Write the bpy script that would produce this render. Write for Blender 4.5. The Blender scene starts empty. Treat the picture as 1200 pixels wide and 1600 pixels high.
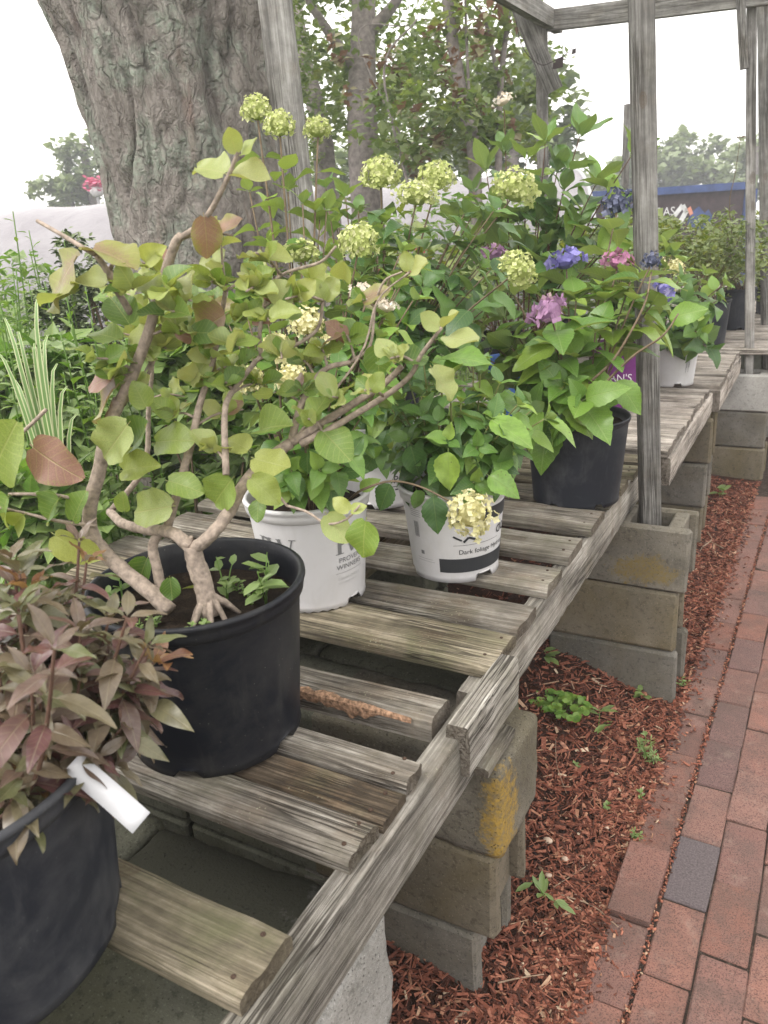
import bpy, math, random
import numpy as np
from mathutils import Vector, Matrix, Quaternion, noise

random.seed(7)
S = bpy.context.scene
COL = S.collection
R_ = math.radians

# ------------------------------------------------------------------ camera
CAM_H = 1.40
FPX = 1215.0
_y = Vector((1310 - 600, 305 - 800, FPX)).normalized()
_x = -Vector((-1760 - 600, 510 - 800, FPX))
_x = (_x - _x.dot(_y) * _y).normalized()
_z = _x.cross(_y)
if _z.y > 0:
    _z = -_z
AX = (_x, _y, _z)                       # world axes seen from the camera
cam_d = bpy.data.cameras.new('camera')
cam = bpy.data.objects.new('camera', cam_d)
COL.objects.link(cam)
right = Vector((_x.x, _y.x, _z.x)); down = Vector((_x.y, _y.y, _z.y)); fwd = Vector((_x.z, _y.z, _z.z))
M = Matrix((right, -down, -fwd)).transposed().to_4x4()
M.translation = (0, 0, CAM_H)
cam.matrix_world = M
cam_d.sensor_fit = 'HORIZONTAL'
cam_d.sensor_width = 36.0
cam_d.lens = 36.0 * FPX / 1200.0
cam_d.clip_start = 0.02
cam_d.clip_end = 600
cam_d.dof.use_dof = True
cam_d.dof.focus_distance = 1.7
cam_d.dof.aperture_fstop = 13.0
S.camera = cam
S.render.resolution_x, S.render.resolution_y = 768, 1024

# ------------------------------------------------------------------ sky, sun, exposure
SUN_EL, SUN_AZ = R_(58), R_(200)
w = bpy.data.worlds.new('World'); S.world = w; w.use_nodes = True
wn = w.node_tree.nodes; wl = w.node_tree.links
bg = wn['Background']
sky = wn.new('ShaderNodeTexSky'); sky.sky_type = 'NISHITA'
sky.sun_disc = False; sky.sun_elevation = SUN_EL; sky.sun_rotation = SUN_AZ
sky.air_density = 1.0; sky.dust_density = 6.0; sky.ozone_density = 0.6
hs = wn.new('ShaderNodeHueSaturation'); hs.inputs['Saturation'].default_value = 0.16
hs.inputs['Value'].default_value = 1.0
wl.new(sky.outputs[0], hs.inputs['Color'])
veil = wn.new('ShaderNodeMix'); veil.data_type = 'RGBA'            # an even white cloud deck over the clear sky
veil.inputs[0].default_value = 0.82; veil.inputs[7].default_value = (8.0, 7.75, 7.45, 1)
wl.new(hs.outputs[0], veil.inputs[6]); wl.new(veil.outputs[2], bg.inputs['Color'])
bg.inputs['Strength'].default_value = 0.15
sun_d = bpy.data.lights.new('sun', 'SUN'); sun_d.energy = 0.9; sun_d.angle = R_(25)
sun_d.color = (1.0, 0.96, 0.9)
sun = bpy.data.objects.new('sun', sun_d); COL.objects.link(sun)
sd = Vector((math.sin(SUN_AZ) * math.cos(SUN_EL), math.cos(SUN_AZ) * math.cos(SUN_EL), math.sin(SUN_EL)))
sun.rotation_euler = (-sd).to_track_quat('-Z', 'Y').to_euler()
sun.location = (0, 0, 8)
vs = S.view_settings
vs.view_transform = 'Standard'; vs.look = 'None'; vs.gamma = 1.0
vs.exposure = 1.32

# ------------------------------------------------------------------ helpers
def ray(u, v):
    d = Vector((u - 600, v - 800, FPX))
    return Vector((AX[0].dot(d), AX[1].dot(d), AX[2].dot(d)))
def aty(u, v, y):
    d = ray(u, v); return Vector((0, 0, CAM_H)) + d * (y / d.y)
def atz(u, v, z):
    d = ray(u, v); return Vector((0, 0, CAM_H)) + d * ((z - CAM_H) / d.z)
def atd(u, v, dist):
    return Vector((0, 0, CAM_H)) + ray(u, v) * (dist / FPX)
def mpp(p):                                    # metres to one photo pixel at point p
    return (p - Vector((0, 0, CAM_H))).dot(fwd) / FPX

def tag(o, label=None, cat=None, group=None, kind=None):
    if label: o['label'] = label
    if cat: o['category'] = cat
    if group: o['group'] = group
    if kind: o['kind'] = kind
    return o
def empty(name, loc=(0, 0, 0)):
    o = bpy.data.objects.new(name, None); COL.objects.link(o)
    o.location = loc; o.empty_display_size = 0.05
    return o

class MB:
    def __init__(s):
        s.v = []; s.f = []; s.uv = []; s.c = []; s.m = []
        s.mi = 0
    def add(s, vs, fs, uv=None, c=None):
        b = len(s.v)
        s.v.extend([tuple(x) for x in vs])
        s.f.extend([tuple(i + b for i in q) for q in fs])
        s.uv.extend(uv if uv else [(0.0, 0.0)] * len(vs))
        s.c.extend([c if c is not None else 0.5] * len(vs) if not isinstance(c, list) else c)
        s.m.extend([s.mi] * len(fs))
    def box(s, lo, hi, c=None):
        x0, y0, z0 = lo; x1, y1, z1 = hi
        s.add([(x0,y0,z0),(x1,y0,z0),(x1,y1,z0),(x0,y1,z0),(x0,y0,z1),(x1,y0,z1),(x1,y1,z1),(x0,y1,z1)],
              [(0,3,2,1),(4,5,6,7),(0,1,5,4),(1,2,6,5),(2,3,7,6),(3,0,4,7)], c=c)
    def obox(s, p, q, up, wd, ht, c=None):
        """box beam from p to q, wd wide, ht high along 'up'"""
        p, q = Vector(p), Vector(q); d = (q - p).normalized()
        up = Vector(up); up = (up - up.dot(d) * d).normalized(); sx = d.cross(up)
        vs = []
        for e in (p, q):
            for a, b in ((-1,-1),(1,-1),(1,1),(-1,1)):
                vs.append(e + sx * (a * wd / 2) + up * (b * ht / 2))
        s.add(vs, [(0,1,2,3),(7,6,5,4),(0,4,5,1),(1,5,6,2),(2,6,7,3),(3,7,4,0)], c=c)
    def mesh(s, name, mats, smooth=False):
        me = bpy.data.meshes.new(name)
        me.from_pydata(s.v, [], s.f)
        if not isinstance(mats, (list, tuple)): mats = [mats]
        for m in mats: me.materials.append(m)
        n = len(me.loops)
        li = np.empty(n, dtype=np.int32); me.loops.foreach_get('vertex_index', li)
        ul = me.uv_layers.new(name='UVMap')
        ul.data.foreach_set('uv', np.array(s.uv, dtype=np.float32)[li].ravel())
        at = me.attributes.new('rnd', 'FLOAT', 'POINT')
        at.data.foreach_set('value', np.array(s.c, dtype=np.float32))
        if len(mats) > 1:
            me.polygons.foreach_set('material_index', np.array(s.m, dtype=np.int32))
        if smooth:
            me.polygons.foreach_set('use_smooth', np.ones(len(me.polygons), dtype=bool))
        me.update()
        return me
    def build(s, name, mats, parent=None, smooth=False, loc=(0, 0, 0)):
        return put(name, s.mesh(name, mats, smooth), parent, loc)

def put(name, me, parent=None, loc=(0, 0, 0)):
    o = bpy.data.objects.new(name, me); COL.objects.link(o)
    o.location = loc
    if parent is not None: o.parent = parent
    return o

def catmull(pts, rad, n=5):
    P = [Vector(p) for p in pts]
    if len(P) < 3:
        out = []; ro = []
        for i in range(n + 1):
            t = i / n; out.append(P[0].lerp(P[1], t)); ro.append(rad[0] + (rad[-1] - rad[0]) * t)
        return out, ro
    Q = [P[0] * 2 - P[1]] + P + [P[-1] * 2 - P[-2]]
    out = []; ro = []
    for i in range(1, len(Q) - 2):
        a, b, c, d = Q[i-1], Q[i], Q[i+1], Q[i+2]
        for k in range(n):
            t = k / n
            out.append(0.5 * ((2*b) + (c-a)*t + (2*a-5*b+4*c-d)*t*t + (-a+3*b-3*c+d)*t**3))
            ro.append(rad[i-1] + (rad[i] - rad[i-1]) * t)
    out.append(P[-1]); ro.append(rad[-1])
    return out, ro

def tube(mb, pts, rad, seg=7, n=4, rough=0.0, off=Vector((0, 0, 0)), c=None):
    """tapered round stem through pts"""
    if not isinstance(rad, (list, tuple)): rad = [rad] * len(pts)
    if len(rad) == 2 and len(pts) > 2:
        rad = [rad[0] + (rad[1] - rad[0]) * i / (len(pts) - 1) for i in range(len(pts))]
    P, Rr = catmull(pts, rad, n)
    up = Vector((0.3, 0.2, 1)).normalized()
    vs = []; fs = []
    d0 = (P[1] - P[0]).normalized()
    nx = d0.orthogonal().normalized()
    for i, p in enumerate(P):
        d = (P[min(i+1, len(P)-1)] - P[max(i-1, 0)])
        if d.length < 1e-9: d = d0
        d.normalize()
        nx = (nx - nx.dot(d) * d)
        nx = nx.normalized() if nx.length > 1e-6 else d.orthogonal().normalized()
        ny = d.cross(nx)
        for k in range(seg):
            a = 2 * math.pi * k / seg
            r = Rr[i] * (1 + rough * random.uniform(-1, 1))
            vs.append(p + (nx * math.cos(a) + ny * math.sin(a)) * r - off)
    for i in range(len(P) - 1):
        for k in range(seg):
            k2 = (k + 1) % seg
            fs.append((i*seg+k, i*seg+k2, (i+1)*seg+k2, (i+1)*seg+k))
    m = len(P) - 1
    vs.append(P[0] - off); vs.append(P[-1] - off)
    for k in range(seg):
        k2 = (k + 1) % seg
        fs.append((k2, k, len(vs) - 2)); fs.append((m*seg+k, m*seg+k2, len(vs) - 1))
    mb.add(vs, fs, c=c)

# ------------------------------------------------------------------ material helper
class NT:
    def __init__(s, name):
        s.mat = bpy.data.materials.new(name); s.mat.use_nodes = True
        s.t = s.mat.node_tree; s.n = s.t.nodes; s.l = s.t.links
        s.bsdf = s.n['Principled BSDF']; s.out = s.n['Material Output']
    def new(s, typ, props=None, **inp):
        nd = s.n.new('ShaderNode' + typ)
        for k, v in (props or {}).items(): setattr(nd, k, v)
        for k, v in inp.items():
            key = int(k[1:]) if k[0] == '_' and k[1:].isdigit() else k.replace('_', ' ')
            s.set(nd.inputs[key], v)
        return nd
    def set(s, sock, v):
        if hasattr(v, 'links'): s.l.new(v, sock)
        elif hasattr(v, 'outputs'): s.l.new(v.outputs[0], sock)
        else:
            try:
                if len(v) == 3 and sock.type == 'RGBA': v = (*v, 1)
            except TypeError: pass
            sock.default_value = v
    def math(s, op, a, b=0.5, c=None, clamp=False):
        nd = s.n.new('ShaderNodeMath'); nd.operation = op; nd.use_clamp = clamp
        s.set(nd.inputs[0], a); s.set(nd.inputs[1], b)
        if c is not None: s.set(nd.inputs[2], c)
        return nd.outputs[0]
    def ramp(s, fac, stops, interp='LINEAR'):
        nd = s.n.new('ShaderNodeValToRGB'); cr = nd.color_ramp; cr.interpolation = interp
        while len(cr.elements) < len(stops): cr.elements.new(0.5)
        for e, (p, c) in zip(cr.elements, stops):
            e.position = p
            e.color = (*c, 1) if hasattr(c, '__len__') else (c, c, c, 1)
        s.set(nd.inputs[0], fac)
        return nd.outputs[0]
    def mix(s, fac, a, b, mode='MIX'):
        nd = s.n.new('ShaderNodeMix'); nd.data_type = 'RGBA'; nd.blend_type = mode
        s.set(nd.inputs[0], fac); s.set(nd.inputs[6], a); s.set(nd.inputs[7], b)
        return nd.outputs[2]
    def noise(s, vec, scale, detail=4, rough=0.55, dist=0.0):
        nd = s.new('TexNoise', Scale=scale, Detail=detail, Roughness=rough, Distortion=dist)
        if vec is not None: s.set(nd.inputs['Vector'], vec)
        return nd.outputs['Fac']
    def coords(s, scale=(1, 1, 1), shift=30.0):
        """object coordinates, shifted per object so that no two pieces look alike"""
        tc = s.new('TexCoord'); oi = s.new('ObjectInfo')
        off = s.math('MULTIPLY', oi.outputs['Random'], shift)
        cx = s.new('CombineXYZ', X=off, Y=off, Z=off)
        ad = s.new('VectorMath', {'operation': 'ADD'}); s.set(ad.inputs[0], tc.outputs['Object']); s.set(ad.inputs[1], cx)
        mp = s.new('Mapping', Scale=scale); s.set(mp.inputs['Vector'], ad)
        s.rand = oi.outputs['Random']; s.obj = tc.outputs['Object']; s.base = ad.outputs[0]
        return mp.outputs[0]
    def bump(s, h, strength=0.5, dist=0.005, normal=None):
        nd = s.new('Bump', Strength=strength, Distance=dist, Height=h)
        if normal is not None: s.set(nd.inputs['Normal'], normal)
        return nd.outputs[0]
    def fin(s, color=None, rough=None, normal=None, spec=None):
        if color is not None: s.set(s.bsdf.inputs['Base Color'], color)
        if rough is not None: s.set(s.bsdf.inputs['Roughness'], rough)
        if normal is not None: s.set(s.bsdf.inputs['Normal'], normal)
        if spec is not None: s.set(s.bsdf.inputs['Specular IOR Level'], spec)
        return s.mat

def m_plain(name, col, rough=0.6, var=0.12, scale=40, spec=0.4, bump=0.0):
    t = NT(name); v = t.coords()
    n = t.noise(v, scale, 4)
    k = t.ramp(n, [(0.3, 1 - var), (0.7, 1 + var)])
    c = t.mix(1.0, tuple(col), k, 'MULTIPLY')
    nm = t.bump(n, bump, 0.003) if bump else None
    return t.fin(c, rough, nm, spec)

def m_wood(name, axis='x', lo=(0.075, 0.064, 0.052), mid=(0.225, 0.200, 0.168), hi=(0.40, 0.37, 0.325),
           green=0.35, tan=0.25, cracks=1.0, speck=1.0):
    t = NT(name)
    v = t.coords((3.2, 34.0, 34.0)); b = t.base
    def mapped(sc):
        mp = t.new('Mapping', Scale=sc); t.set(mp.inputs['Vector'], b); return mp.outputs[0]
    g1 = t.noise(v, 1.0, 6, 0.68, 0.6)
    g2 = t.noise(mapped((3.0, 150, 150)), 1.0, 6, 0.75, 0.25)
    g3 = t.noise(b, 11.0, 7, 0.7)
    g = t.math('ADD', t.math('ADD', t.math('MULTIPLY', g1, 0.34), t.math('MULTIPLY', g2, 0.36)), t.math('MULTIPLY', g3, 0.30))
    col = t.ramp(g, [(0.36, lo), (0.44, [x * 0.6 for x in mid]), (0.51, mid), (0.59, hi), (0.70, [min(1, x * 1.18) for x in hi])])
    pn = t.noise(b, 9.0, 5, 0.65)
    col = t.mix(t.math('MULTIPLY', t.ramp(pn, [(0.5, 0.0), (0.68, 1.0)]), tan), col, (0.27, 0.185, 0.115), 'MIX')
    gn = t.noise(b, 6.0, 6, 0.7, 0.4)
    col = t.mix(t.math('MULTIPLY', t.ramp(gn, [(0.49, 0.0), (0.68, 1.0)]), green), col, (0.135, 0.14, 0.07), 'MIX')
    tone = t.math('ADD', t.math('MULTIPLY', t.rand, 0.34), 0.78)
    col = t.mix(1.0, col, t.new('CombineColor', Red=tone, Green=tone, Blue=tone), 'MULTIPLY')
    # drying cracks along the grain, long and thin, in places only
    c1 = t.math('ABSOLUTE', t.math('SUBTRACT', t.noise(mapped((1.6, 55, 55)), 1.0, 3, 0.55, 0.5), 0.5))
    c2 = t.math('ABSOLUTE', t.math('SUBTRACT', t.noise(mapped((2.6, 120, 120)), 1.0, 2, 0.5, 0.3), 0.5))
    where = t.ramp(t.noise(mapped((2.0, 9, 9)), 1.0, 3), [(0.42, 0.0), (0.58, 1.0)])
    crack = t.math('MAXIMUM', t.math('MULTIPLY', t.ramp(c1, [(0.010, 1.0), (0.034, 0.0)]), where), t.math('MULTIPLY', t.ramp(c2, [(0.008, 0.8), (0.035, 0.0)]), where))
    col = t.mix(t.math('MULTIPLY', crack, 0.88 * cracks), col, (0.028, 0.023, 0.018), 'MIX')
    # one or two knots to a board, at a place of its own
    for kx_, ky_, kr in ((7.31, 3.7, 1.0), (13.7, 9.1, 0.7)):
        so = t.new('SeparateXYZ'); t.set(so.inputs[0], t.obj)
        fx = t.math('MULTIPLY', t.math('SUBTRACT', t.math('FRACT', t.math('MULTIPLY', t.rand, kx_)), 0.5), 0.9)
        fy = t.math('MULTIPLY', t.math('SUBTRACT', t.math('FRACT', t.math('MULTIPLY', t.rand, ky_)), 0.5), 0.08)
        ex = t.math('MULTIPLY', t.math('SUBTRACT', so.outputs[0], fx), 30.0 / kr); ey = t.math('MULTIPLY', t.math('SUBTRACT', so.outputs[1], fy), 62.0 / kr)
        dk = t.math('SQRT', t.math('ADD', t.math('MULTIPLY', ex, ex), t.math('MULTIPLY', ey, ey)))
        dk = t.math('ADD', dk, t.math('MULTIPLY', t.math('SUBTRACT', g3, 0.5), 0.8))
        ringk = t.ramp(t.math('FRACT', t.math('MULTIPLY', dk, 3.2)), [(0.0, 0.25), (0.5, 0.75), (1.0, 0.25)])
        col = t.mix(t.math('MULTIPLY', t.ramp(dk, [(0.75, 0.75), (1.05, 0.0)]), ringk), col, (0.10, 0.07, 0.045))
    # lichen specks
    vo = t.new('TexVoronoi', Scale=120.0); t.set(vo.inputs['Vector'], b)
    sp = t.math('MULTIPLY', t.ramp(vo.outputs['Distance'], [(0.12, 1.0), (0.2, 0.0)]), t.ramp(pn, [(0.55, 0.0), (0.65, 0.6 * speck)]))
    col = t.mix(sp, col, (0.42, 0.42, 0.30), 'MIX')
    # sawn ends show dark end grain
    tc = t.new('TexCoord'); sp_ = t.new('SeparateXYZ'); t.set(sp_.inputs[0], tc.outputs['Normal'])
    col = t.mix(t.ramp(t.math('ABSOLUTE', sp_.outputs[0]), [(0.6, 0.0), (0.85, 0.6)]), col, (0.075, 0.058, 0.042))
    h = t.math('SUBTRACT', t.math('ADD', g, t.math('MULTIPLY', g2, .5)), t.math('MULTIPLY', crack, 0.6))
    nm = t.bump(h, 0.8, 0.006)
    return t.fin(col, 0.9, nm, 0.15)

def m_concrete(name, base=(0.27, 0.25, 0.215), dark=(0.13, 0.125, 0.105), stain=(0.17, 0.145, 0.09), stain_k=0.5, coarse=0.6, lichen=None):
    t = NT(name); v = t.coords()
    n1 = t.noise(v, 7.0, 6, 0.65); n2 = t.noise(v, 70.0, 5, 0.7); n3 = t.noise(v, 260.0, 2, 0.6)
    col = t.ramp(n1, [(0.28, dark), (0.5, [(a + b) / 2 for a, b in zip(base, dark)]), (0.7, base)])
    col = t.mix(t.math('MULTIPLY', t.ramp(t.noise(v, 4.2, 4, 0.6, 0.5), [(0.42, 0.0), (0.66, 1.0)]), stain_k), col, stain)
    col = t.mix(t.ramp(n2, [(0.36, 0.55), (0.46, 0.0)]), col, tuple(x * 0.55 for x in dark))
    col = t.mix(t.ramp(n3, [(0.62, 0.0), (0.72, 0.45)]), col, tuple(min(1, x * 1.7) for x in base))
    if lichen:
        cen, rad, lc = lichen[:3]; amp = lichen[3] if len(lichen) > 3 else 2.6
        sub = t.new('VectorMath', {'operation': 'SUBTRACT'}); t.set(sub.inputs[0], t.obj); t.set(sub.inputs[1], cen)
        dv = t.new('VectorMath', {'operation': 'DIVIDE'}); t.set(dv.inputs[0], sub); t.set(dv.inputs[1], rad)
        ln = t.new('VectorMath', {'operation': 'LENGTH'}); t.set(ln.inputs[0], dv)
        d = t.math('ADD', ln.outputs['Value'], t.math('MULTIPLY', t.math('SUBTRACT', t.noise(v, 34, 7, 0.78), 0.5), amp))
        k = t.ramp(d, [(0.66, 1.0), (0.96, 0.0)])
        kk = k if len(lichen) > 4 else t.math('MULTIPLY', k, t.ramp(t.noise(v, 120, 3), [(0.35, 0.35), (0.6, 1.0)]))
        col = t.mix(kk, col, lc)
    tone = t.math('ADD', t.math('MULTIPLY', t.rand, 0.3), 0.83)
    col = t.mix(1.0, col, t.new('CombineColor', Red=tone, Green=tone, Blue=tone), 'MULTIPLY')
    vp = t.new('TexVoronoi', Scale=150.0, Randomness=1.0); t.set(vp.inputs['Vector'], v)          # air pores of the cast concrete
    pore = t.math('MULTIPLY', t.ramp(vp.outputs['Distance'], [(0.10, 1.0), (0.24, 0.0)]), t.ramp(n2, [(0.45, 0.0), (0.55, 1.0)]))
    col = t.mix(t.math('MULTIPLY', pore, 0.75), col, tuple(x * 0.3 for x in dark))
    h = t.math('SUBTRACT', t.math('ADD', t.math('MULTIPLY', n2, 0.6), t.math('MULTIPLY', n3, 0.4)), t.math('MULTIPLY', pore, 0.8))
    return t.fin(col, 0.93, t.bump(h, coarse, 0.005), 0.15)

def m_leaf(name, stops, vein=(0.32, 0.38, 0.13), vein_k=0.55, side=9.0, rough=0.40, trans=0.35, back=(0.26, 0.31, 0.15),
           blotch=None, attr=False, spec=0.5):
    """two-sided leaf: colour by piece, mid-rib and side veins from the leaf's own UV"""
    t = NT(name)
    if attr:
        rnd = t.new('Attribute', {'attribute_name': 'rnd'}).outputs['Fac']
        tc = t.new('TexCoord'); vec = tc.outputs['Object']
    else:
        vec = t.coords(); rnd = t.math('FRACT', t.math('ADD', t.rand, t.new('Attribute', {'attribute_name': 'rnd'}).outputs['Fac']))
    col = t.ramp(rnd, stops)
    uv = t.new('UVMap'); sx = t.new('SeparateXYZ'); t.set(sx.inputs[0], uv)
    ux = t.math('SUBTRACT', sx.outputs[0], 0.5); ax = t.math('ABSOLUTE', ux); vy = sx.outputs[1]
    n = t.noise(vec, 55.0, 4, 0.6)
    col = t.mix(1.0, col, t.ramp(n, [(0.3, 0.78), (0.7, 1.2)]), 'MULTIPLY')
    if blotch:
        bc, lo_, hi_ = blotch
        edge = t.math('ADD', t.math('MULTIPLY', ax, 0.9), t.math('MULTIPLY', vy, 0.25))
        e = t.math('ADD', edge, t.math('MULTIPLY', t.math('SUBTRACT', t.noise(vec, 30.0, 3), 0.5), 0.9))
        e = t.math('ADD', e, t.math('MULTIPLY', t.math('SUBTRACT', rnd, 0.5), 0.5))
        col = t.mix(t.ramp(e, [(lo_, 0.0), (hi_, 0.85)]), col, bc)
    if not attr:                                   # rust spots and nibbles
        sv_ = t.new('TexVoronoi', Scale=130.0); t.set(sv_.inputs['Vector'], vec)
        sk = t.math('MULTIPLY', t.ramp(sv_.outputs['Distance'], [(0.16, 1.0), (0.26, 0.0)]), t.ramp(t.noise(vec, 24.0, 2), [(0.56, 0.0), (0.66, 0.75)]))
        col = t.mix(sk, col, (0.085, 0.055, 0.03))
    mid = t.ramp(ax, [(0.006, 1.0), (0.024, 0.0)])
    w_ = t.math('FRACT', t.math('MULTIPLY', t.math('SUBTRACT', vy, t.math('MULTIPLY', ax, 0.55)), side))
    sv = t.ramp(t.math('ABSOLUTE', t.math('SUBTRACT', w_, 0.5)), [(0.02, 0.6), (0.1, 0.0)])
    vk = t.math('MULTIPLY', t.math('MAXIMUM', mid, sv), vein_k)
    front = t.mix(vk, col, vein)
    geo = t.new('NewGeometry')
    bcol = t.mix(0.55, col, back); bcol = t.mix(vk, bcol, tuple(x * 1.15 for x in vein))
    c = t.mix(geo.outputs['Backfacing'], front, bcol)
    h = t.math('ADD', t.math('MULTIPLY', w_, 0.35), t.math('MULTIPLY', mid, -1.0))
    nm = t.bump(t.math('ADD', h, t.math('MULTIPLY', n, 0.3)), 0.35, 0.0015)
    t.fin(c, rough, nm, spec)
    tr = t.new('BsdfTranslucent'); t.set(tr.inputs['Color'], t.mix(1.0, c, (1.25, 1.2, 0.55), 'MULTIPLY'))
    mx = t.new('MixShader'); t.set(mx.inputs[0], trans)
    t.l.new(t.bsdf.outputs[0], mx.inputs[1]); t.l.new(tr.outputs[0], mx.inputs[2])
    t.l.new(mx.outputs[0], t.out.inputs['Surface'])
    return t.mat

def m_attr(name, stops, rough=0.8, spec=0.2, trans=0.0, noise_k=0.0):
    t = NT(name)
    a = t.new('Attribute', {'attribute_name': 'rnd'}).outputs['Fac']
    c = t.ramp(a, stops)
    if noise_k:
        v = t.coords(); c = t.mix(1.0, c, t.ramp(t.noise(v, 150, 3), [(0.3, 1 - noise_k), (0.7, 1 + noise_k)]), 'MULTIPLY')
    t.fin(c, rough, None, spec)
    if trans:
        tr = t.new('BsdfTranslucent'); t.set(tr.inputs['Color'], c)
        mx = t.new('MixShader'); t.set(mx.inputs[0], trans)
        t.l.new(t.bsdf.outputs[0], mx.inputs[1]); t.l.new(tr.outputs[0], mx.inputs[2])
        t.l.new(mx.outputs[0], t.out.inputs['Surface'])
    return t.mat

def m_plastic(name, col, dust=(0.16, 0.15, 0.13), dust_k=0.35, rough=0.42):
    t = NT(name); v = t.coords()
    n1 = t.noise(v, 9.0, 6, 0.7, 0.4); n2 = t.noise(v, 160.0, 3, 0.6)
    c = t.mix(t.math('MULTIPLY', t.ramp(n1, [(0.44, 0.0), (0.70, 1.0)]), dust_k), tuple(col), dust)
    ms = t.new('Mapping', Scale=(30, 30, 5)); t.set(ms.inputs['Vector'], v)
    c = t.mix(t.math('MULTIPLY', t.ramp(t.noise(ms.outputs[0], 1.0, 5, .7), [(0.55, 0.0), (0.72, 1.0)]), dust_k * .6), c, dust)
    vo = t.new('TexVoronoi', Scale=85.0); t.set(vo.inputs['Vector'], v)
    sp = t.math('MULTIPLY', t.ramp(vo.outputs['Distance'], [(0.05, 1.0), (0.09, 0.0)]), t.ramp(n1, [(0.4, 0.0), (0.62, 0.7)]))
    c = t.mix(sp, c, dust)
    r = t.math('ADD', t.math('MULTIPLY', n1, 0.3), rough - 0.12)
    return t.fin(c, r, t.bump(t.math('ADD', n1, t.math('MULTIPLY', n2, 0.1)), 0.12, 0.004), 0.22)
# ------------------------------------------------------------------ materials of the setting
WOOD = m_wood('weathered_wood')
WOOD_GREY = m_wood('grey_rail_wood', mid=(0.255, 0.235, 0.205), hi=(0.43, 0.405, 0.365), green=0.2, tan=0.18)
WOOD_MOSS = m_wood('mossy_wood', mid=(0.215, 0.185, 0.13), hi=(0.38, 0.33, 0.25), green=0.6, tan=0.2)
WOOD_ROT = m_wood('rotten_wood', lo=(0.022, 0.017, 0.013), mid=(0.095, 0.072, 0.05), hi=(0.21, 0.165, 0.12), green=0.4, tan=0.5)
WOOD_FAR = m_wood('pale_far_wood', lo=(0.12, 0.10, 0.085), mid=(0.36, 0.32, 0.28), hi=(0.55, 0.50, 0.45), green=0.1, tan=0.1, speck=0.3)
WOOD_POST = m_wood('post_wood', lo=(0.11, 0.105, 0.10), mid=(0.25, 0.24, 0.225), hi=(0.40, 0.39, 0.37), green=0.12, tan=0.12, cracks=0.8, speck=0.3)
RAW_WOOD = m_plain('raw_split_wood', (0.27, 0.165, 0.105), 0.85, 0.75, 130, 0.2, 0.9)
CONC = m_concrete('concrete', (0.215, 0.20, 0.175), (0.10, 0.095, 0.08), (0.13, 0.11, 0.07), 0.6, 0.8)
CONC_BROWN = m_concrete('brown_concrete', (0.21, 0.18, 0.135), (0.10, 0.088, 0.062), (0.125, 0.10, 0.05), 0.65, 0.8)
CONC_PALE = m_concrete('pale_concrete', (0.40, 0.39, 0.37), (0.24, 0.235, 0.22), (0.28, 0.26, 0.22), 0.3, 0.9)
CONC_NEAR = m_concrete('pale_and_mossy_concrete', (0.36, 0.35, 0.335), (0.2, 0.195, 0.18), (0.25, 0.23, 0.20), 0.3, 1.0,
                        lichen=((-0.14, 0.0, 0.19), (0.36, 0.30, 0.14), (0.055, 0.055, 0.04), 0.8, 1))
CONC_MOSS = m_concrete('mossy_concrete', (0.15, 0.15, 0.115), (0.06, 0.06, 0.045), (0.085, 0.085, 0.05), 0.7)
CONC_LICHEN = m_concrete('lichen_concrete', (0.21, 0.19, 0.155), (0.10, 0.09, 0.072), (0.13, 0.11, 0.065), 0.55, 1.0,
                         lichen=((0.20, -0.085, 0.08), (0.05, 0.07, 0.12), (0.36, 0.235, 0.055), 2.4))
CONC_GOLD = m_concrete('gold_stained_concrete', (0.23, 0.21, 0.175), (0.11, 0.10, 0.08), (0.145, 0.12, 0.075), 0.5, 0.8,
                       lichen=((0.07, -0.1, 0.06), (0.10, 0.05, 0.05), (0.20, 0.15, 0.06), 3.2))
RUST = m_plain('rusty_iron', (0.055, 0.035, 0.025), 0.85, 0.4, 300, 0.2)

def m_brick():
    t = NT('brick_paver'); v = t.coords()
    c = t.ramp(t.rand, [(0.0, (0.235, 0.112, 0.085)), (0.3, (0.275, 0.138, 0.108)), (0.55, (0.205, 0.112, 0.095)), (0.8, (0.25, 0.14, 0.115)), (0.95, (0.175, 0.105, 0.095)), (1.0, (0.15, 0.095, 0.09))])
    n = t.noise(v, 330, 3, 0.7); n2 = t.noise(v, 12, 5, 0.65); n3 = t.noise(v, 110, 4, 0.7)
    c = t.mix(t.ramp(n2, [(0.45, 0.0), (0.68, 0.65)]), c, (0.125, 0.09, 0.08))
    c = t.mix(t.ramp(n, [(0.38, 0.85), (0.50, 0.0)]), c, (0.06, 0.035, 0.03))
    c = t.mix(t.ramp(n3, [(0.58, 0.0), (0.75, 0.4)]), c, (0.38, 0.22, 0.18))
    geo = t.new('NewGeometry'); dirt = t.noise(geo.outputs['Position'], 3.2, 7, 0.7, 0.6)      # grime lies across the bricks in wide stains
    c = t.mix(t.ramp(dirt, [(0.46, 0.0), (0.64, 0.6)]), c, (0.10, 0.073, 0.062))
    c = t.mix(t.ramp(t.noise(geo.outputs['Position'], 14.0, 6, 0.75), [(0.56, 0.0), (0.70, 0.35)]), c, (0.34, 0.26, 0.22))
    return t.fin(c, 0.9, t.bump(t.math('ADD', n, t.math('MULTIPLY', n3, 0.7)), 0.8, 0.005), 0.2)
BRICK = m_brick()
DARKBRICK = m_plain('dark_clinker_brick', (0.095, 0.078, 0.08), .85, .4, 260, .25, .5)
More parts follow.
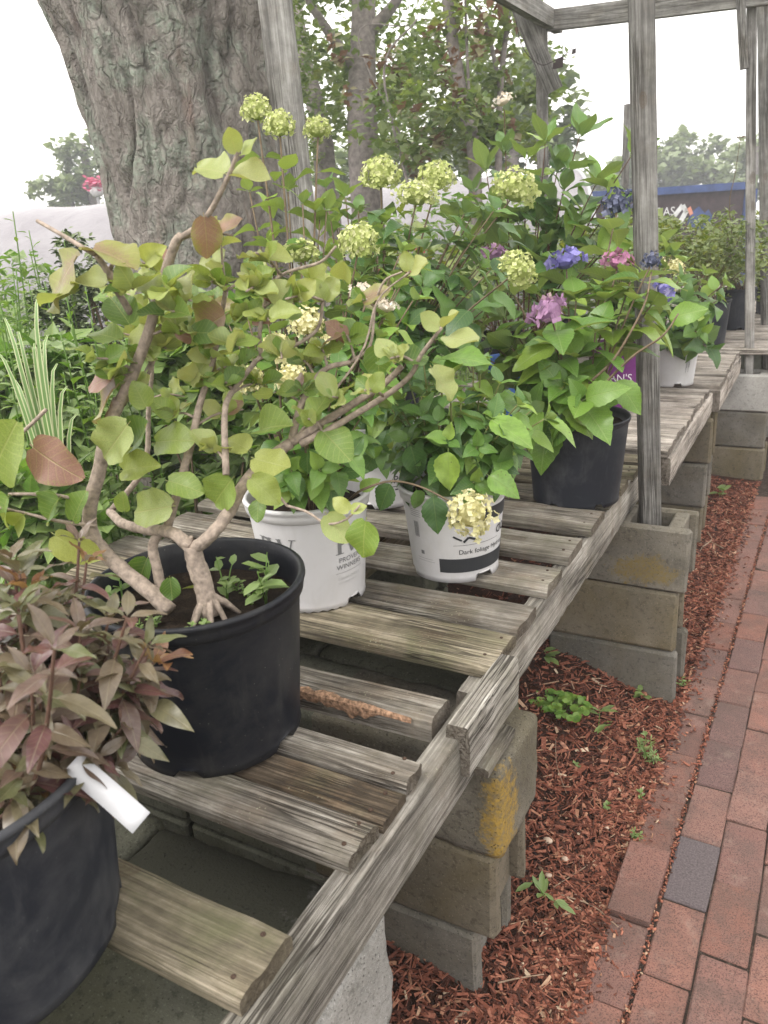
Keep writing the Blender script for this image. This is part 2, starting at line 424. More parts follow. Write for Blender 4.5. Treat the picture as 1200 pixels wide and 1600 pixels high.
def m_earth(name, c0, c1, c2, sc=30):
    t = NT(name); tc = t.new('TexCoord'); v = tc.outputs['Object']
    n = t.noise(v, sc, 8, 0.7); n2 = t.noise(v, sc * 8, 4, 0.7)
    c = t.ramp(n, [(0.3, c0), (0.52, c1), (0.72, c2)])
    c = t.mix(t.ramp(n2, [(0.4, 0.6), (0.55, 0.0)]), c, tuple(x * 0.4 for x in c0))
    return t.fin(c, 0.95, t.bump(t.math('ADD', n, n2), 0.8, 0.01), 0.1)
EARTH = m_earth('mulch_earth', (0.035, 0.02, 0.014), (0.07, 0.035, 0.024), (0.12, 0.05, 0.032))
LAWN = m_earth('lawn_earth', (0.03, 0.035, 0.014), (0.05, 0.065, 0.022), (0.09, 0.09, 0.04), 4)
SAND = m_earth('joint_grit', (0.035, 0.026, 0.02), (0.07, 0.05, 0.04), (0.16, 0.13, 0.10), 60)
CHIP = m_attr('mulch_chip', [(0.0, (0.035, 0.018, 0.012)), (0.25, (0.10, 0.038, 0.026)), (0.5, (0.20, 0.070, 0.044)), (0.75, (0.30, 0.125, 0.082)),
                             (0.9, (0.34, 0.18, 0.11)), (1.0, (0.48, 0.38, 0.27))], 0.85, 0.15, noise_k=0.3)

# ------------------------------------------------------------------ ground, bed, path
def smooth(a, b, x):
    t = min(1, max(0, (x - a) / (b - a))); return t * t * (3 - 2 * t)
def gh(x, y):
    """height of the mulch bed: it mounds up under the bench"""
    m = 0.115 * smooth(-0.27, -0.68, x) * (0.6 + 0.4 * smooth(0.9, 1.9, y))
    m *= 1 - 0.5 * smooth(2.6, 3.4, y)
    return -0.012 + m + 0.012 * (noise.noise(Vector((x * 4, y * 4, 0))) + 0.5 * noise.noise(Vector((x * 11, y * 11, 3))))
def path_left(y):
    return -0.268 + 0.0195 * (y - 1.0)

g = MB()
g.add([(-70, -30, -0.09), (50, -30, -0.09), (50, 90, -0.09), (-70, 90, -0.09)], [(0, 1, 2, 3)])
tag(g.build('ground', LAWN), kind='structure')
b = MB(); nx, ny = 46, 120
vs_ = []
for j in range(ny + 1):
    y = -0.1 + 6.2 * j / ny
    for i in range(nx + 1):
        x0, x1 = -1.95, path_left(y) + 0.012
        x = x0 + (x1 - x0) * (i / nx)
        z = gh(x, y) if 0 < i else -0.06
        vs_.append((x, y, z if i < nx else -0.03))
b.add(vs_, [(j*(nx+1)+i, j*(nx+1)+i+1, (j+1)*(nx+1)+i+1, (j+1)*(nx+1)+i) for j in range(ny) for i in range(nx)])
bed = tag(b.build('mulch_bed', EARTH, smooth=True), kind='structure')

def cbox(mb, lo, hi, b=0.003, jit=0.0, c=None):
    """box with chamfered, slightly uneven edges"""
    lo = Vector(lo); hi = Vector(hi)
    idx = {}; vs = []
    for sx in (0, 1):
        for sy in (0, 1):
            for sz in (0, 1):
                s = (sx, sy, sz)
                for ax in range(3):
                    p = []
                    for k in range(3):
                        e = hi[k] if s[k] else lo[k]
                        if k != ax: e += (-b if s[k] else b)
                        p.append(e + random.uniform(-jit, jit))
                    idx[(s, ax)] = len(vs); vs.append(p)
    fs = []
    def cn(s): return tuple(s)
    for ax in range(3):
        o = [k for k in range(3) if k != ax]
        for sd_ in (0, 1):
            q = []
            for a, b2 in ((0,0),(1,0),(1,1),(0,1)):
                s = [0,0,0]; s[ax] = sd_; s[o[0]] = a; s[o[1]] = b2
                q.append(idx[(tuple(s), ax)])
            flip = (sd_ == 0) != (ax == 1)
            fs.append(tuple(reversed(q)) if flip else tuple(q))
    for ax in range(3):                         # edges running along ax
        o = [k for k in range(3) if k != ax]
        for a in (0, 1):
            for b2 in (0, 1):
                s0 = [0,0,0]; s1 = [0,0,0]; s0[ax] = 0; s1[ax] = 1
                for s in (s0, s1): s[o[0]] = a; s[o[1]] = b2
                q = (idx[(tuple(s0), o[0])], idx[(tuple(s1), o[0])], idx[(tuple(s1), o[1])], idx[(tuple(s0), o[1])])
                fs.append(q)
    for s in [(a, b2, c2) for a in (0, 1) for b2 in (0, 1) for c2 in (0, 1)]:
        fs.append((idx[(s, 0)], idx[(s, 1)], idx[(s, 2)]))
    # make every face look outwards
    ce = (lo + hi) / 2
    out = []
    for f in fs:
        p = [Vector(vs[i]) for i in f]
        n = (p[1] - p[0]).cross(p[2] - p[0])
        m = sum(p, Vector()) / len(p)
        out.append(f if n.dot(m - ce) > 0 else tuple(reversed(f)))
    mb.add(vs, out, c=c)

pb = MB()
pb.add([(path_left(-0.6) - 0.005, -0.6, -0.006), (1.15, -0.6, -0.006), (1.15, 6.2, -0.006), (path_left(6.2) - 0.005, 6.2, -0.006)], [(0, 1, 2, 3)])
path = tag(pb.build('path', SAND), kind='structure')
bm_ = []
for k in range(7):
    q = MB(); cbox(q, (-0.0445, -0.0995, -0.055), (0.0445, 0.0995, 0), 0.0030, 0.0011); bm_.append(q.mesh('brick', BRICK))
BW, BL = 0.0915, 0.2025
phase = {0: 1.29, 1: 1.385, 2: 1.277, 3: 1.37, 4: 1.30, 5: 1.40, 6: 1.28, 7: 1.37, 8: 1.29, 9: 1.38}
for cidx in range(0, 10):
    y0 = phase[cidx] - BL * 6
    for k in range(26):
        y = y0 + BL * (k + 0.5)
        if y < 0.25 or y > 4.9: continue
        if cidx == 0 and y > 4.15: continue
        gap = 0.006 if cidx else 0.0
        x = path_left(y) + BW * (cidx + 0.5) + gap
        if x > 0.35 + y * 0.12: continue
        o = put('brick', bm_[random.randrange(7)], path)
        o.location = (x + random.uniform(-.0015, .0015), y + random.uniform(-.0025, .0025), random.uniform(-.004, .003))
        if cidx == 1 and 1.4 < y < 1.56:
            o.material_slots[0].link = 'OBJECT'; o.material_slots[0].material = DARKBRICK; o['label'] = 'dark purple-grey brick'
        o.rotation_euler = (random.gauss(0, .010), random.gauss(0, .014), -0.0195 + random.gauss(0, .013) + (math.pi if random.random() < .5 else 0))
        if cidx == 0 and 1.3 < y < 1.48:
            o.location.z = 0.024; o.rotation_euler = (0.07, -0.02, -0.03)

# chips of red mulch: tens of thousands of small pieces, one mass
def chips(name, n, area, lmin, lmax, rngseed, label, lift=0.004):
    rs = np.random.RandomState(rngseed)
    V = np.zeros((n, 8, 3), np.float32); Cc = np.zeros((n, 8), np.float32)
    cnt = 0
    while cnt < n:
        x, y = area(rs)
        L = rs.uniform(lmin, lmax) * (1 + (rs.rand() < .06) * .9); W = rs.uniform(.0022, .0065) * (0.6 + L / .03) * (.28 if name == 'mulch_fibres' else 1); T = rs.uniform(.001, .0032)
        ya = rs.uniform(0, 6.283); pi_ = rs.normal(0, .30); ro = rs.normal(0, .5)
        z = (gh(x, y) if x < path_left(y) else 0.0) + lift + rs.uniform(0, .006)
        mt = np.array(Matrix.Rotation(ya, 3, 'Z') @ Matrix.Rotation(pi_, 3, 'Y') @ Matrix.Rotation(ro, 3, 'X'))
        tp = rs.uniform(.35, 1.0)
        bx = np.array([(-1,-1,-1),(1,-tp,-1),(1,tp,-1),(-1,1,-1),(-1,-1,1),(1,-tp,1),(1,tp,1),(-1,1,1)], np.float32) * np.array([L/2, W/2, T/2])
        V[cnt] = bx @ mt.T + np.array([x, y, z]); Cc[cnt] = rs.beta(1.5, 1.7)
        cnt += 1
    qf = np.array([(0,3,2,1),(4,5,6,7),(0,1,5,4),(1,2,6,5),(2,3,7,6),(3,0,4,7)])
    Fq = (qf[None] + 8 * np.arange(n)[:, None, None]).reshape(-1, 4)
    me = bpy.data.meshes.new(name); me.from_pydata(V.reshape(-1, 3).tolist(), [], Fq.tolist()); me.materials.append(CHIP)
    a = me.attributes.new('rnd', 'FLOAT', 'POINT'); a.data.foreach_set('value', Cc.ravel()); me.update()
    return tag(put(name, me), label, 'mulch', kind='stuff')
def area_bed(rs):
    while True:
        y = 0.45 + 3.9 * rs.rand() ** 1.5
        x = path_left(y) + 0.012 - abs(rs.exponential(0.22))
        if x > -1.2: return x, y
chips('mulch_chips', 17000, area_bed, .008, .030, 3, 'red shredded bark mulch covering the bed beside the brick path')
def area_spill(rs):
    y = 0.5 + 3.4 * rs.rand() ** 1.3
    return path_left(y) + abs(rs.normal(0, .030)) * (1 if rs.rand() < .6 else .4), y
def area_joint(rs):
    y = 0.45 + 3.6 * rs.rand() ** 1.2
    return path_left(y) + BW + 0.003 + rs.normal(0, .0035), y
chips('joint_crumbs', 1500, area_joint, .002, .008, 8, 'crumbs of mulch and grit packed in the wide joint between the brick rows', -0.001)
def area_fibre(rs):
    y = 0.45 + 3.9 * rs.rand() ** 1.5
    return path_left(y) - abs(rs.exponential(0.24)), y
chips('mulch_fibres', 7000, area_fibre, .012, .04, 12, 'fine dry fibres strewn through the red mulch', 0.006)
chips('spilled_mulch', 1500, area_spill, .004, .014, 5, 'loose crumbs of mulch spilled over the edge bricks', 0.001)

# ------------------------------------------------------------------ concrete blocks
def rblock(q, lo, hi, r, seed):
    """worn block: rounded, crumbling edges on a fine grid"""
    lo, hi = Vector(lo), Vector(hi); n = (26, 13, 13); idx = {}; vs = []; fs = []
    def vert(i, j, k):
        key = (i, j, k)
        if key in idx: return idx[key]
        p = Vector((lo.x + (hi.x - lo.x) * i / n[0], lo.y + (hi.y - lo.y) * j / n[1], lo.z + (hi.z - lo.z) * k / n[2]))
        rr = r * (0.8 + 0.9 * noise.noise(p * 22 + Vector((seed, 0, 0))))
        rr = max(0.003, rr)
        c = Vector([min(max(p[a], lo[a] + rr), hi[a] - rr) for a in range(3)])
        d = p - c
        if d.length > 1e-6: p = c + d.normalized() * min(d.length, rr)
        p += Vector((noise.noise(p * 60), noise.noise(p * 60 + Vector((9, 0, 0))), noise.noise(p * 60 + Vector((0, 9, 0))))) * 0.0016
        idx[key] = len(vs); vs.append(p); return idx[key]
    for a in range(3):
        b, c = [k for k in range(3) if k != a]
        for side in (0, n[a]):
            for u in range(n[b]):
                for w in range(n[c]):
                    q4 = []
                    for du, dw in ((0, 0), (1, 0), (1, 1), (0, 1)):
                        t = [0, 0, 0]; t[a] = side; t[b] = u + du; t[c] = w + dw; q4.append(vert(*t))
                    if (side == 0) != (a == 1): q4.reverse()
                    fs.append(tuple(q4))
    q.add(vs, fs)
def block_mesh(mat, seed, solid=False):
    random.seed(seed)
    q = MB(); H_ = 0.192
    if solid:
        rblock(q, (-0.195, -0.095, 0), (0.195, 0.095, H_), 0.016, seed)
        return q.mesh('concrete_block', mat, True)
    for sy in (-1, 1):
        lo_y, hi_y = (-0.095, -0.060) if sy < 0 else (0.060, 0.095)
        cbox(q, (-0.195, lo_y, 0), (0.195, hi_y, H_), 0.008, 0.0028)
    for x0, x1 in ((-0.170, -0.130), (-0.022, 0.022), (0.130, 0.170)):
        cbox(q, (x0, -0.064, 0.003), (x1, 0.064, H_ - 0.002), 0.004, 0.0015)
    return q.mesh('concrete_block', mat)
_bm = {}
def block(x1, y0, lvl, mat, label, group=None, rz=0.0, z0=-0.032, dy=0.0, solid=False):
    """x1 = end nearest the path, y0 = face nearest the camera"""
    key = (mat.name, random.randrange(3), solid)
    if key not in _bm: st = random.getstate(); _bm[key] = block_mesh(mat, len(_bm) * 7 + 1, solid); random.setstate(st)
    o = put('concrete_block', _bm[key])
    o.location = (x1 - 0.195, y0 + 0.095 + dy, z0 + lvl * 0.1965)
    o.rotation_euler = (0, 0, rz)
    return tag(o, label, 'block', group)
# stack under the near end of the bench
G = 'concrete blocks stacked under the benches'
block(-0.415, 0.475, 2, CONC_NEAR, 'pale concrete block with coarse gritty top under the near bench rail', G, 0.02, solid=True)
block(-0.400, 0.470, 1, CONC_PALE, 'pale block beneath the gritty-topped pale one at the near bench end', G, -0.01, solid=True)
block(-0.405, 0.475, 0, CONC, 'lowest block of the pale gritty-topped stack at the near bench end', G)
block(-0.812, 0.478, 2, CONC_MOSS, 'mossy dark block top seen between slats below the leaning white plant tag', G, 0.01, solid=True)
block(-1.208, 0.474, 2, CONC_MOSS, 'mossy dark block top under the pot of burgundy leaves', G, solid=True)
block(-0.374, 0.985, 2, CONC_LICHEN, 'concrete block with bright mustard lichen down its rounded corner', G, -0.02, solid=True)
block(-0.395, 0.985, 1, CONC_BROWN, 'cracked block directly below the block with mustard lichen', G, 0.012)
block(-0.430, 0.985, 0, CONC, 'bottom block of the stack that carries the mustard lichen', G, -0.008)
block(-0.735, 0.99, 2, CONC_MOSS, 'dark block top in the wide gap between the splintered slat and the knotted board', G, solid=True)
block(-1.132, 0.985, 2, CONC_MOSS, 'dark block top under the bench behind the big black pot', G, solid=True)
block(-0.252, 2.134, 2, CONC_GOLD, 'hollow block with gold-stained face holding the foot of the tall post', G, 0.0)
block(-0.275, 2.134, 1, CONC_BROWN, 'chipped brown block under the hollow block that holds the post', G, 0.015)
block(-0.262, 2.134, 0, CONC, 'grey block half sunk in mulch below the chipped brown block', G, -0.012)
block(-0.352, 3.418, 2, CONC_BROWN, 'round-cornered block under the end of the second bench rail', G, 0.02)
block(-0.359, 3.418, 1, CONC, 'middle block of the stack under the second bench', G, -0.01)
block(-0.366, 3.418, 0, CONC_BROWN, 'lowest block of the stack under the second bench', G, 0.01)
block(-0.190, 4.425, 2, CONC_PALE, 'hollow pale block that holds the thin far post', G)
block(-0.196, 4.425, 1, CONC, 'middle block of the stack behind the tall single weed', G, 0.008)
block(-0.186, 4.425, 0, CONC_BROWN, 'lowest block of the stack behind the tall single weed', G, -0.008)
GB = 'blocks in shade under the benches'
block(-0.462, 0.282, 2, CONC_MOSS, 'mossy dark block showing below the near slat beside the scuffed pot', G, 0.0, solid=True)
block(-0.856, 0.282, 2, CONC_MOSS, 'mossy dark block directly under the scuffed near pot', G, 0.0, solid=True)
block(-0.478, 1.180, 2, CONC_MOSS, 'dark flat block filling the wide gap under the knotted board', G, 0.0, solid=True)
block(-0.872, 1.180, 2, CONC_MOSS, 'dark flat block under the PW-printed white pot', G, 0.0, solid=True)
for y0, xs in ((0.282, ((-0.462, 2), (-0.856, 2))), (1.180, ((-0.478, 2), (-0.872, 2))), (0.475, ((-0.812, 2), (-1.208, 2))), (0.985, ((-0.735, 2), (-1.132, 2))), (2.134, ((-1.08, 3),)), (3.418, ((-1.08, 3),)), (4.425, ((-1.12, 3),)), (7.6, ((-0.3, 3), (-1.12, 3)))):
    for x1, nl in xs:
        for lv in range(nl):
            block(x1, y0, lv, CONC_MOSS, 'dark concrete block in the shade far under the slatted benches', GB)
# ------------------------------------------------------------------ benches
def board_mesh(L, W, T, mat, seed, nseg=14, jag=0.0, ridges=0.0006, warp=0.003, ends=0.004, notch=None, rot=0.0):
    """weathered board along local X: grain ridges on top, worn edges, uneven sawn ends"""
    rs = random.Random(seed)
    tops = 9
    colh = [rs.uniform(-1, 1) * ridges for _ in range(tops)]
    q = MB(); rings = []
    sd0 = rs.uniform(0, 99)
    for i in range(nseg + 1):
        t = i / nseg; x = -L / 2 + L * t
        wv = warp * noise.noise(Vector((t * 2.0 + sd0, 1.0, 0)))
        tw = warp * noise.noise(Vector((t * 1.7 + sd0, 7.0, 0)))
        ring = []
        ch = min(0.006, T * 0.2)
        for k in range(tops):
            s = k / (tops - 1) * 2 - 1
            y = s * (W / 2 - (ch * 0.4 if abs(s) == 1 else 0))
            z = T / 2 + colh[k] * (0.6 + 0.8 * noise.noise(Vector((t * 6 + k * 3.1, sd0, 2)))) - (ch * (0.6 + .5 * rs.random()) if abs(s) == 1 else 0)
            z -= rot * max(0, noise.noise(Vector((t * 3 + sd0, s * 1.5, 5)))) 
            ring.append((y + 0.0006 * rs.uniform(-1, 1), z))
        ring.append((W / 2, T * 0.12 + rs.uniform(-1, 1) * 0.001))
        jb = jag * max(0, noise.noise(Vector((t * 9 + sd0, 3, 3))) + 0.45 * noise.noise(Vector((t * 31 + sd0, 1, 9)))) * 1.6 + jag * 0.25 * rs.random()
        ring.append((W / 2 - ch * .4, -T / 2 + jb))
        ring.append((0, -T / 2 + jb * .6)); ring.append((-W / 2 + ch * .4, -T / 2 + jb * .5))
        ring.append((-W / 2, T * 0.1))
        rings.append([(x + (ends * (noise.noise(Vector((y * 28 + sd0, i, 2))) + .35 * noise.noise(Vector((y * 110 + sd0, z * 60, 2)))) if i in (0, nseg) else 0), y + wv, z + tw) for y, z in ring])
    n = len(rings[0]); vs = [p for r in rings for p in r]
    fs = [(i*n+k, (i+1)*n+k, (i+1)*n+(k+1) % n, i*n+(k+1) % n) for i in range(nseg) for k in range(n)]
    fs = [tuple(reversed(f)) for f in fs]
    for e in (0, nseg):
        c = [sum(rings[e][k][a] for k in range(n)) / n for a in range(3)]
        vs.append(c); ci = len(vs) - 1
        for k in range(n):
            f = (e*n+k, e*n+(k+1) % n, ci)
            fs.append(tuple(reversed(f)) if e else f)
    # orient outwards
    out = []
    for f in fs:
        p = [Vector(vs[i]) for i in f]; nn = (p[1]-p[0]).cross(p[2]-p[0]); m = sum(p, Vector())/len(p)
        ref = Vector((m.x if abs(abs(m.x) - L/2) < 0.01 and len(f) == 3 else 0, m.y, m.z))
        out.append(f if nn.dot(ref) >= 0 else tuple(reversed(f)))
    q.add(vs, out)
    return q.mesh('board', mat)

nail_q = MB()
_ring = [(0.0035 * math.cos(a * math.pi / 4), 0.0035 * math.sin(a * math.pi / 4)) for a in range(8)]
nail_q.add([(x, y, -0.004) for x, y in _ring] + [(x * .9, y * .9, 0.0012) for x, y in _ring] + [(0, 0, 0.002)],
           [(k, (k+1) % 8, 8+(k+1) % 8, 8+k) for k in range(8)] + [(8+k, 8+(k+1) % 8, 16) for k in range(8)])
NAIL = nail_q.mesh('nail', RUST)

def slat(bench, name, xa, xb, ya, yb, z1, T, mat, seed, tilt=0.0, rz=0.0, nails=True, **kw):
    W = yb - ya; L = xb - xa
    o = put(name, board_mesh(L, W, T, mat, seed, **kw), bench)
    o.location = Vector(((xa + xb) / 2, (ya + yb) / 2, z1 - T / 2)) - bench.location
    o.rotation_euler = (tilt, 0, rz)
    if nails:
        rs = random.Random(seed)
        for k in range(2):
            nl = put('nail', NAIL, o)
            nl.location = (L / 2 - 0.018 - rs.uniform(0, .008), (k - .5) * W * 0.5 + rs.uniform(-.006, .006), T / 2 - 0.0006)
    return o
def rail(bench, x0, x1, ya, yb, z0, z1, mat, seed, name='rail', **kw):
    o = put(name, board_mesh(yb - ya, x1 - x0, z1 - z0, mat, seed, **kw), bench)
    o.location = Vector(((x0 + x1) / 2, (ya + yb) / 2, (z0 + z1) / 2)) - bench.location
    o.rotation_euler = (0, 0, math.pi / 2)
    return o

ZT = 0.690
b1 = tag(empty('slatted_bench', (-0.96, 1.25, 0)), 'weathered wide-gapped slatted bench carrying the big black pot and the white pots', 'bench', 'slatted plant benches')
s1 = [(.10, .19, WOOD, 0), (.395, .487, WOOD_MOSS, 0), (.600, .672, WOOD, 0), (.675, .743, WOOD_ROT, 0), (.885, .955, WOOD, 0), (.746, .800, WOOD, 0),
      (1.070, 1.200, WOOD_MOSS, 0), (1.208, 1.312, WOOD, 0), (1.395, 1.505, WOOD, 0), (1.567, 1.688, WOOD, 0), (1.737, 1.872, WOOD, 0),
      (1.93, 2.03, WOOD, 0), (2.07, 2.17, WOOD_MOSS, 0), (2.215, 2.31, WOOD_MOSS, 0), (2.345, 2.43, WOOD_MOSS, 0)]
for i, (ya, yb, m, _) in enumerate(s1):
    xb = -0.426 - 0.010 * smooth(1.2, 2.4, ya) + random.uniform(-.006, .006)
    z = ZT - 0.012 * smooth(1.8, 2.4, ya) - (0.007 if i == 3 else 0)
    if i == 4: xb = -0.452
    o = slat(b1, 'slat', -1.50 + random.uniform(-.03, .02), xb, ya, yb, z, 0.025 if i not in (4,) else 0.042, m, 100 + i,
         tilt=random.gauss(0, .008), rz=random.gauss(0, .006), rot=0.012 if i == 3 else 0.002, nseg=22, warp=0.006, ends=0.005, ridges=0.0007)
    if i == 4:                                # raw orange split along the front edge of this slat
        q = MB(); vs_ = []; fs_ = []; n_ = 110
        for k in range(n_ + 1):
            t = k / n_; x = -0.10 + 0.585 * t; e = min(1, 5 * t, 7 * (1 - t))
            a = e * max(0.02, 0.55 + 0.9 * noise.noise(Vector((t * 9, 2, 2))) + 0.6 * noise.noise(Vector((t * 34, 5, 2))))
            b_ = e * max(0.02, 0.40 + 0.9 * noise.noise(Vector((t * 8, 7, 3))) + 0.6 * noise.noise(Vector((t * 40, 1, 2))))
            rg = lambda s_: 0.0012 * noise.noise(Vector((t * 60, s_, 4)))
            vs_ += [(x, -0.0350 + 0.013 * a, 0.0216), (x, -0.0345 + .006 * a, 0.0212 + rg(1)), (x, -0.0366, 0.0175 + rg(2)), (x, -0.0375 + rg(3), 0.013 - 0.006 * b_), (x, -0.0362, 0.012 - 0.022 * b_)]
        for k in range(n_):
            fs_ += [(5*k+m_, 5*k+m_+1, 5*k+m_+6, 5*k+m_+5) for m_ in range(4)]
        q.add(vs_, fs_); tag(q.build('split_edge', RAW_WOOD, o), 'raw orange split wood along the front edge of the slat')
rail(b1, -0.452, -0.409, 0.02, 1.02, 0.560, 0.6655, WOOD_GREY, 11, nseg=40, jag=0.004)
rail(b1, -0.470, -0.432, 1.02, 2.46, 0.558, 0.662, WOOD_GREY, 12, nseg=90, jag=0.030)
rail(b1, -1.46, -1.42, 0.02, 2.46, 0.560, 0.665, WOOD, 13, nseg=20)
rail(b1, -0.98, -0.94, 0.02, 2.46, 0.561, 0.664, WOOD_MOSS, 14, nseg=20)
rail(b1, -0.431, -0.392, 0.895, 1.118, 0.600, 0.690, WOOD_GREY, 15, name='patch_block', nseg=14, jag=0.006)
# thin wedge of old wood between rail and block
rail(b1, -0.440, -0.384, 0.95, 1.075, 0.562, 0.578, WOOD, 16, name='wedge', nseg=6)

def bench(label, ya, yb, xa, xb, z, pitch, width, mat, seed, T=0.028, rails=((0, .04),)):
    b = tag(empty('slatted_bench', ((xa + xb) / 2, (ya + yb) / 2, 0)), label, 'bench', 'slatted plant benches')
    y = ya; i = 0
    while y + width <= yb + 0.001:
        slat(b, 'slat', xa + random.uniform(-.01, .01), xb + random.uniform(-.007, .007), y, y + width * random.uniform(.94, 1.02), z + random.uniform(-.002, .002), T, mat, seed + i,
             tilt=random.gauss(0, .008), rz=random.gauss(0, .004), nails=False, nseg=8)
        y += pitch; i += 1
    zr = z - T - 0.0005
    rail(b, xb - 0.033, xb + 0.010, ya, yb, zr - 0.092, zr, WOOD_GREY if mat is not WOOD_FAR else WOOD_FAR, seed + 80, nseg=40, jag=0.012)
    rail(b, xa + 0.03, xa + 0.07, ya, yb, zr - 0.092, zr, mat, seed + 81, nseg=10)
    rail(b, (xa + xb) / 2 - .02, (xa + xb) / 2 + .02, ya, yb, zr - 0.092, zr, mat, seed + 82, nseg=10)
    return b
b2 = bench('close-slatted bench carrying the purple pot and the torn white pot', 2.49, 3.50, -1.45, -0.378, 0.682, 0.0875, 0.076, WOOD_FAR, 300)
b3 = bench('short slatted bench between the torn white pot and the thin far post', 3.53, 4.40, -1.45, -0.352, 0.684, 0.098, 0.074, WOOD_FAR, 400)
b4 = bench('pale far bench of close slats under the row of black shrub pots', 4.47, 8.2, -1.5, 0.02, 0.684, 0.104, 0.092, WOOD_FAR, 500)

# ------------------------------------------------------------------ posts and the roof frame
def beam(name, p, q, wd, ht, up, mat, seed, parent=None, label=None, cat=None, group=None, nseg=16, **kw):
    p = Vector(p); q = Vector(q); d = (q - p); L = d.length; d.normalize()
    up = Vector(up); up = (up - up.dot(d) * d).normalized(); sy = up.cross(d)
    o = put(name, board_mesh(L, wd, ht, mat, seed, nseg=nseg, **kw), parent)
    m = Matrix((d, sy, up)).transposed()
    o.rotation_euler = m.to_euler()
    o.location = (p + q) / 2 - (parent.location if parent else Vector())
    if label: tag(o, label, cat, group)
    return o
GP = 'leaning grey posts of the lath frame'
_a = aty(1016, 800, 2.225); _b = aty(1003, 0, 2.225); _d = _b - _a
fb = _a + _d * ((0.20 - _a.z) / _d.z); ft = _a + _d * ((2.36 - _a.z) / _d.z)
beam('wooden_post', fb, ft, 0.058, 0.045, (0.55, -1, 0), WOOD_POST, 601, label='tall grey square post standing in the hollow gold-stained block', cat='post', group=GP, nseg=30)
_a = aty(1171, 560, 4.52); _b = aty(1175, 0, 4.52); _d = _b - _a
tb = _a + _d * ((0.24 - _a.z) / _d.z); tt = _a + _d * ((2.40 - _a.z) / _d.z)
beam('wooden_post', tb, tt, 0.046, 0.046, (0.1, -1, 0), WOOD_POST, 602, label='thin far post standing in the hollow pale block', cat='post', group=GP, nseg=24)
bb = aty(853, 640, 4.5); bb.z = -0.05; bt = aty(846, 25, 4.5)
beam('wooden_post', bb, bt, 0.062, 0.062, (0.4, -1, 0), WOOD_POST, 603, label='back corner post under the meeting of the two roof beams', cat='post', group=GP, nseg=24)
lt = aty(428, -20, 2.2); lb = aty(475, 385, 2.2); dl = (lb - lt); lb2 = lt + dl * (lt.z + 0.06) / (lt.z - lb.z)
beam('wooden_post', lb2, lt + (lt - lb) * 0.35, 0.095, 0.085, (0.5, -1, 0), WOOD_POST, 604, label='thick leaning post in front of the big tree trunk', cat='post', group=GP, nseg=24)
rl = aty(1203, 420, 5.4); rt_ = aty(1200, 70, 5.4); drr = rt_ - rl
rb_ = rl - drr * ((rl.z + 0.06) / drr.z)
beam('wooden_post', rb_, rt_ + drr * .4, 0.10, 0.10, (0.2, -1, 0), WOOD_POST, 605, label='broad slanting board post beyond the thin far post', cat='post', group=GP, nseg=16)
pl = aty(976, 300, 9.0); pt = aty(981, 163, 9.0); dp = pt - pl; pb_ = pl - dp * ((pl.z + .1) / dp.z)
beam('wooden_post', pb_, pt, 0.075, 0.075, (0.2, -1, 0), WOOD_POST, 606, label='distant leaning pole with a wire at its top', cat='post', group=GP, nseg=10)
# roof frame: cross beam, back beam, braces
rf = tag(empty('roof_frame', (-1.42, 4.5, 2.3)), 'open wooden roof frame of two beams with a slanting brace', 'frame')
c0 = aty(862, 32, 4.46); c1 = aty(1195, -10, 4.46)
beam('cross_beam', c0 - (c1 - c0) * .02, c1 + (c1 - c0) * .1, 0.045, 0.092, (0, 0, 1), WOOD_POST, 611, rf, nseg=12)
d0 = Vector((c0.x, 4.5, c0.z)); d1 = Vector((lt.x + .02, 0.8, c0.z + .05))
beam('back_beam', d0 + Vector((0, .08, 0.005)), d1, 0.05, 0.088, (0, 0, 1), WOOD_POST, 612, rf, nseg=16)
e0 = aty(806, -8, 4.30); e1 = aty(866, 142, 4.43)
beam('brace', e0, e1, 0.05, 0.088, (1, 0.3, 0.8), WOOD_POST, 613, rf, nseg=8)
e2 = aty(1157, -10, 4.44); e3 = aty(1163, 108, 4.44)
beam('brace', e2, e3, 0.04, 0.03, (0, -1, 0), WOOD_POST, 614, rf, nseg=8)
fr0 = ft + Vector((0, -1.2, -.04)); fr1 = tt + Vector((0, .3, -.03)); fr0.z = fr1.z = max(ft.z, tt.z) - 0.04
fr0 = Vector((ft.x, 0.9, ft.z - .05)); fr1 = Vector((tt.x, 4.9, tt.z - .02))
beam('front_beam', fr0, fr1, 0.045, 0.09, (0, 0, 1), WOOD_POST, 615, rf, nseg=14)
# a dead vine stem hanging from the brace, two dry leaves on it
vq = MB(); vp = [aty(800, -5, 4.3), aty(815, 70, 4.3), aty(842, 100, 4.3), aty(862, 97, 4.3), aty(885, 84, 4.3), aty(897, 72, 4.3)]
tube(vq, vp, 0.0022, 5, 5, off=vp[2])
for (u, v, s) in ((868, 102, 5), (874, 98, 8), (897, 80, 4)):
    p = aty(u, v, 4.3) - vp[2]; m = mpp(p + vp[2]) * s
    vq.add([p + Vector((-m, 0, -m)), p + Vector((m*.6, m*.4, -m*.8)), p + Vector((m*.8, 0, m)), p + Vector((-m*.6, -m*.4, m*.7))], [(0, 1, 2, 3)])
tag(vq.build('dead_vine', m_plain('dead_vine', (0.06, 0.045, 0.045), 0.9), loc=vp[2]), 'dry thin vine with two dead leaves hanging off the roof brace', 'vine')
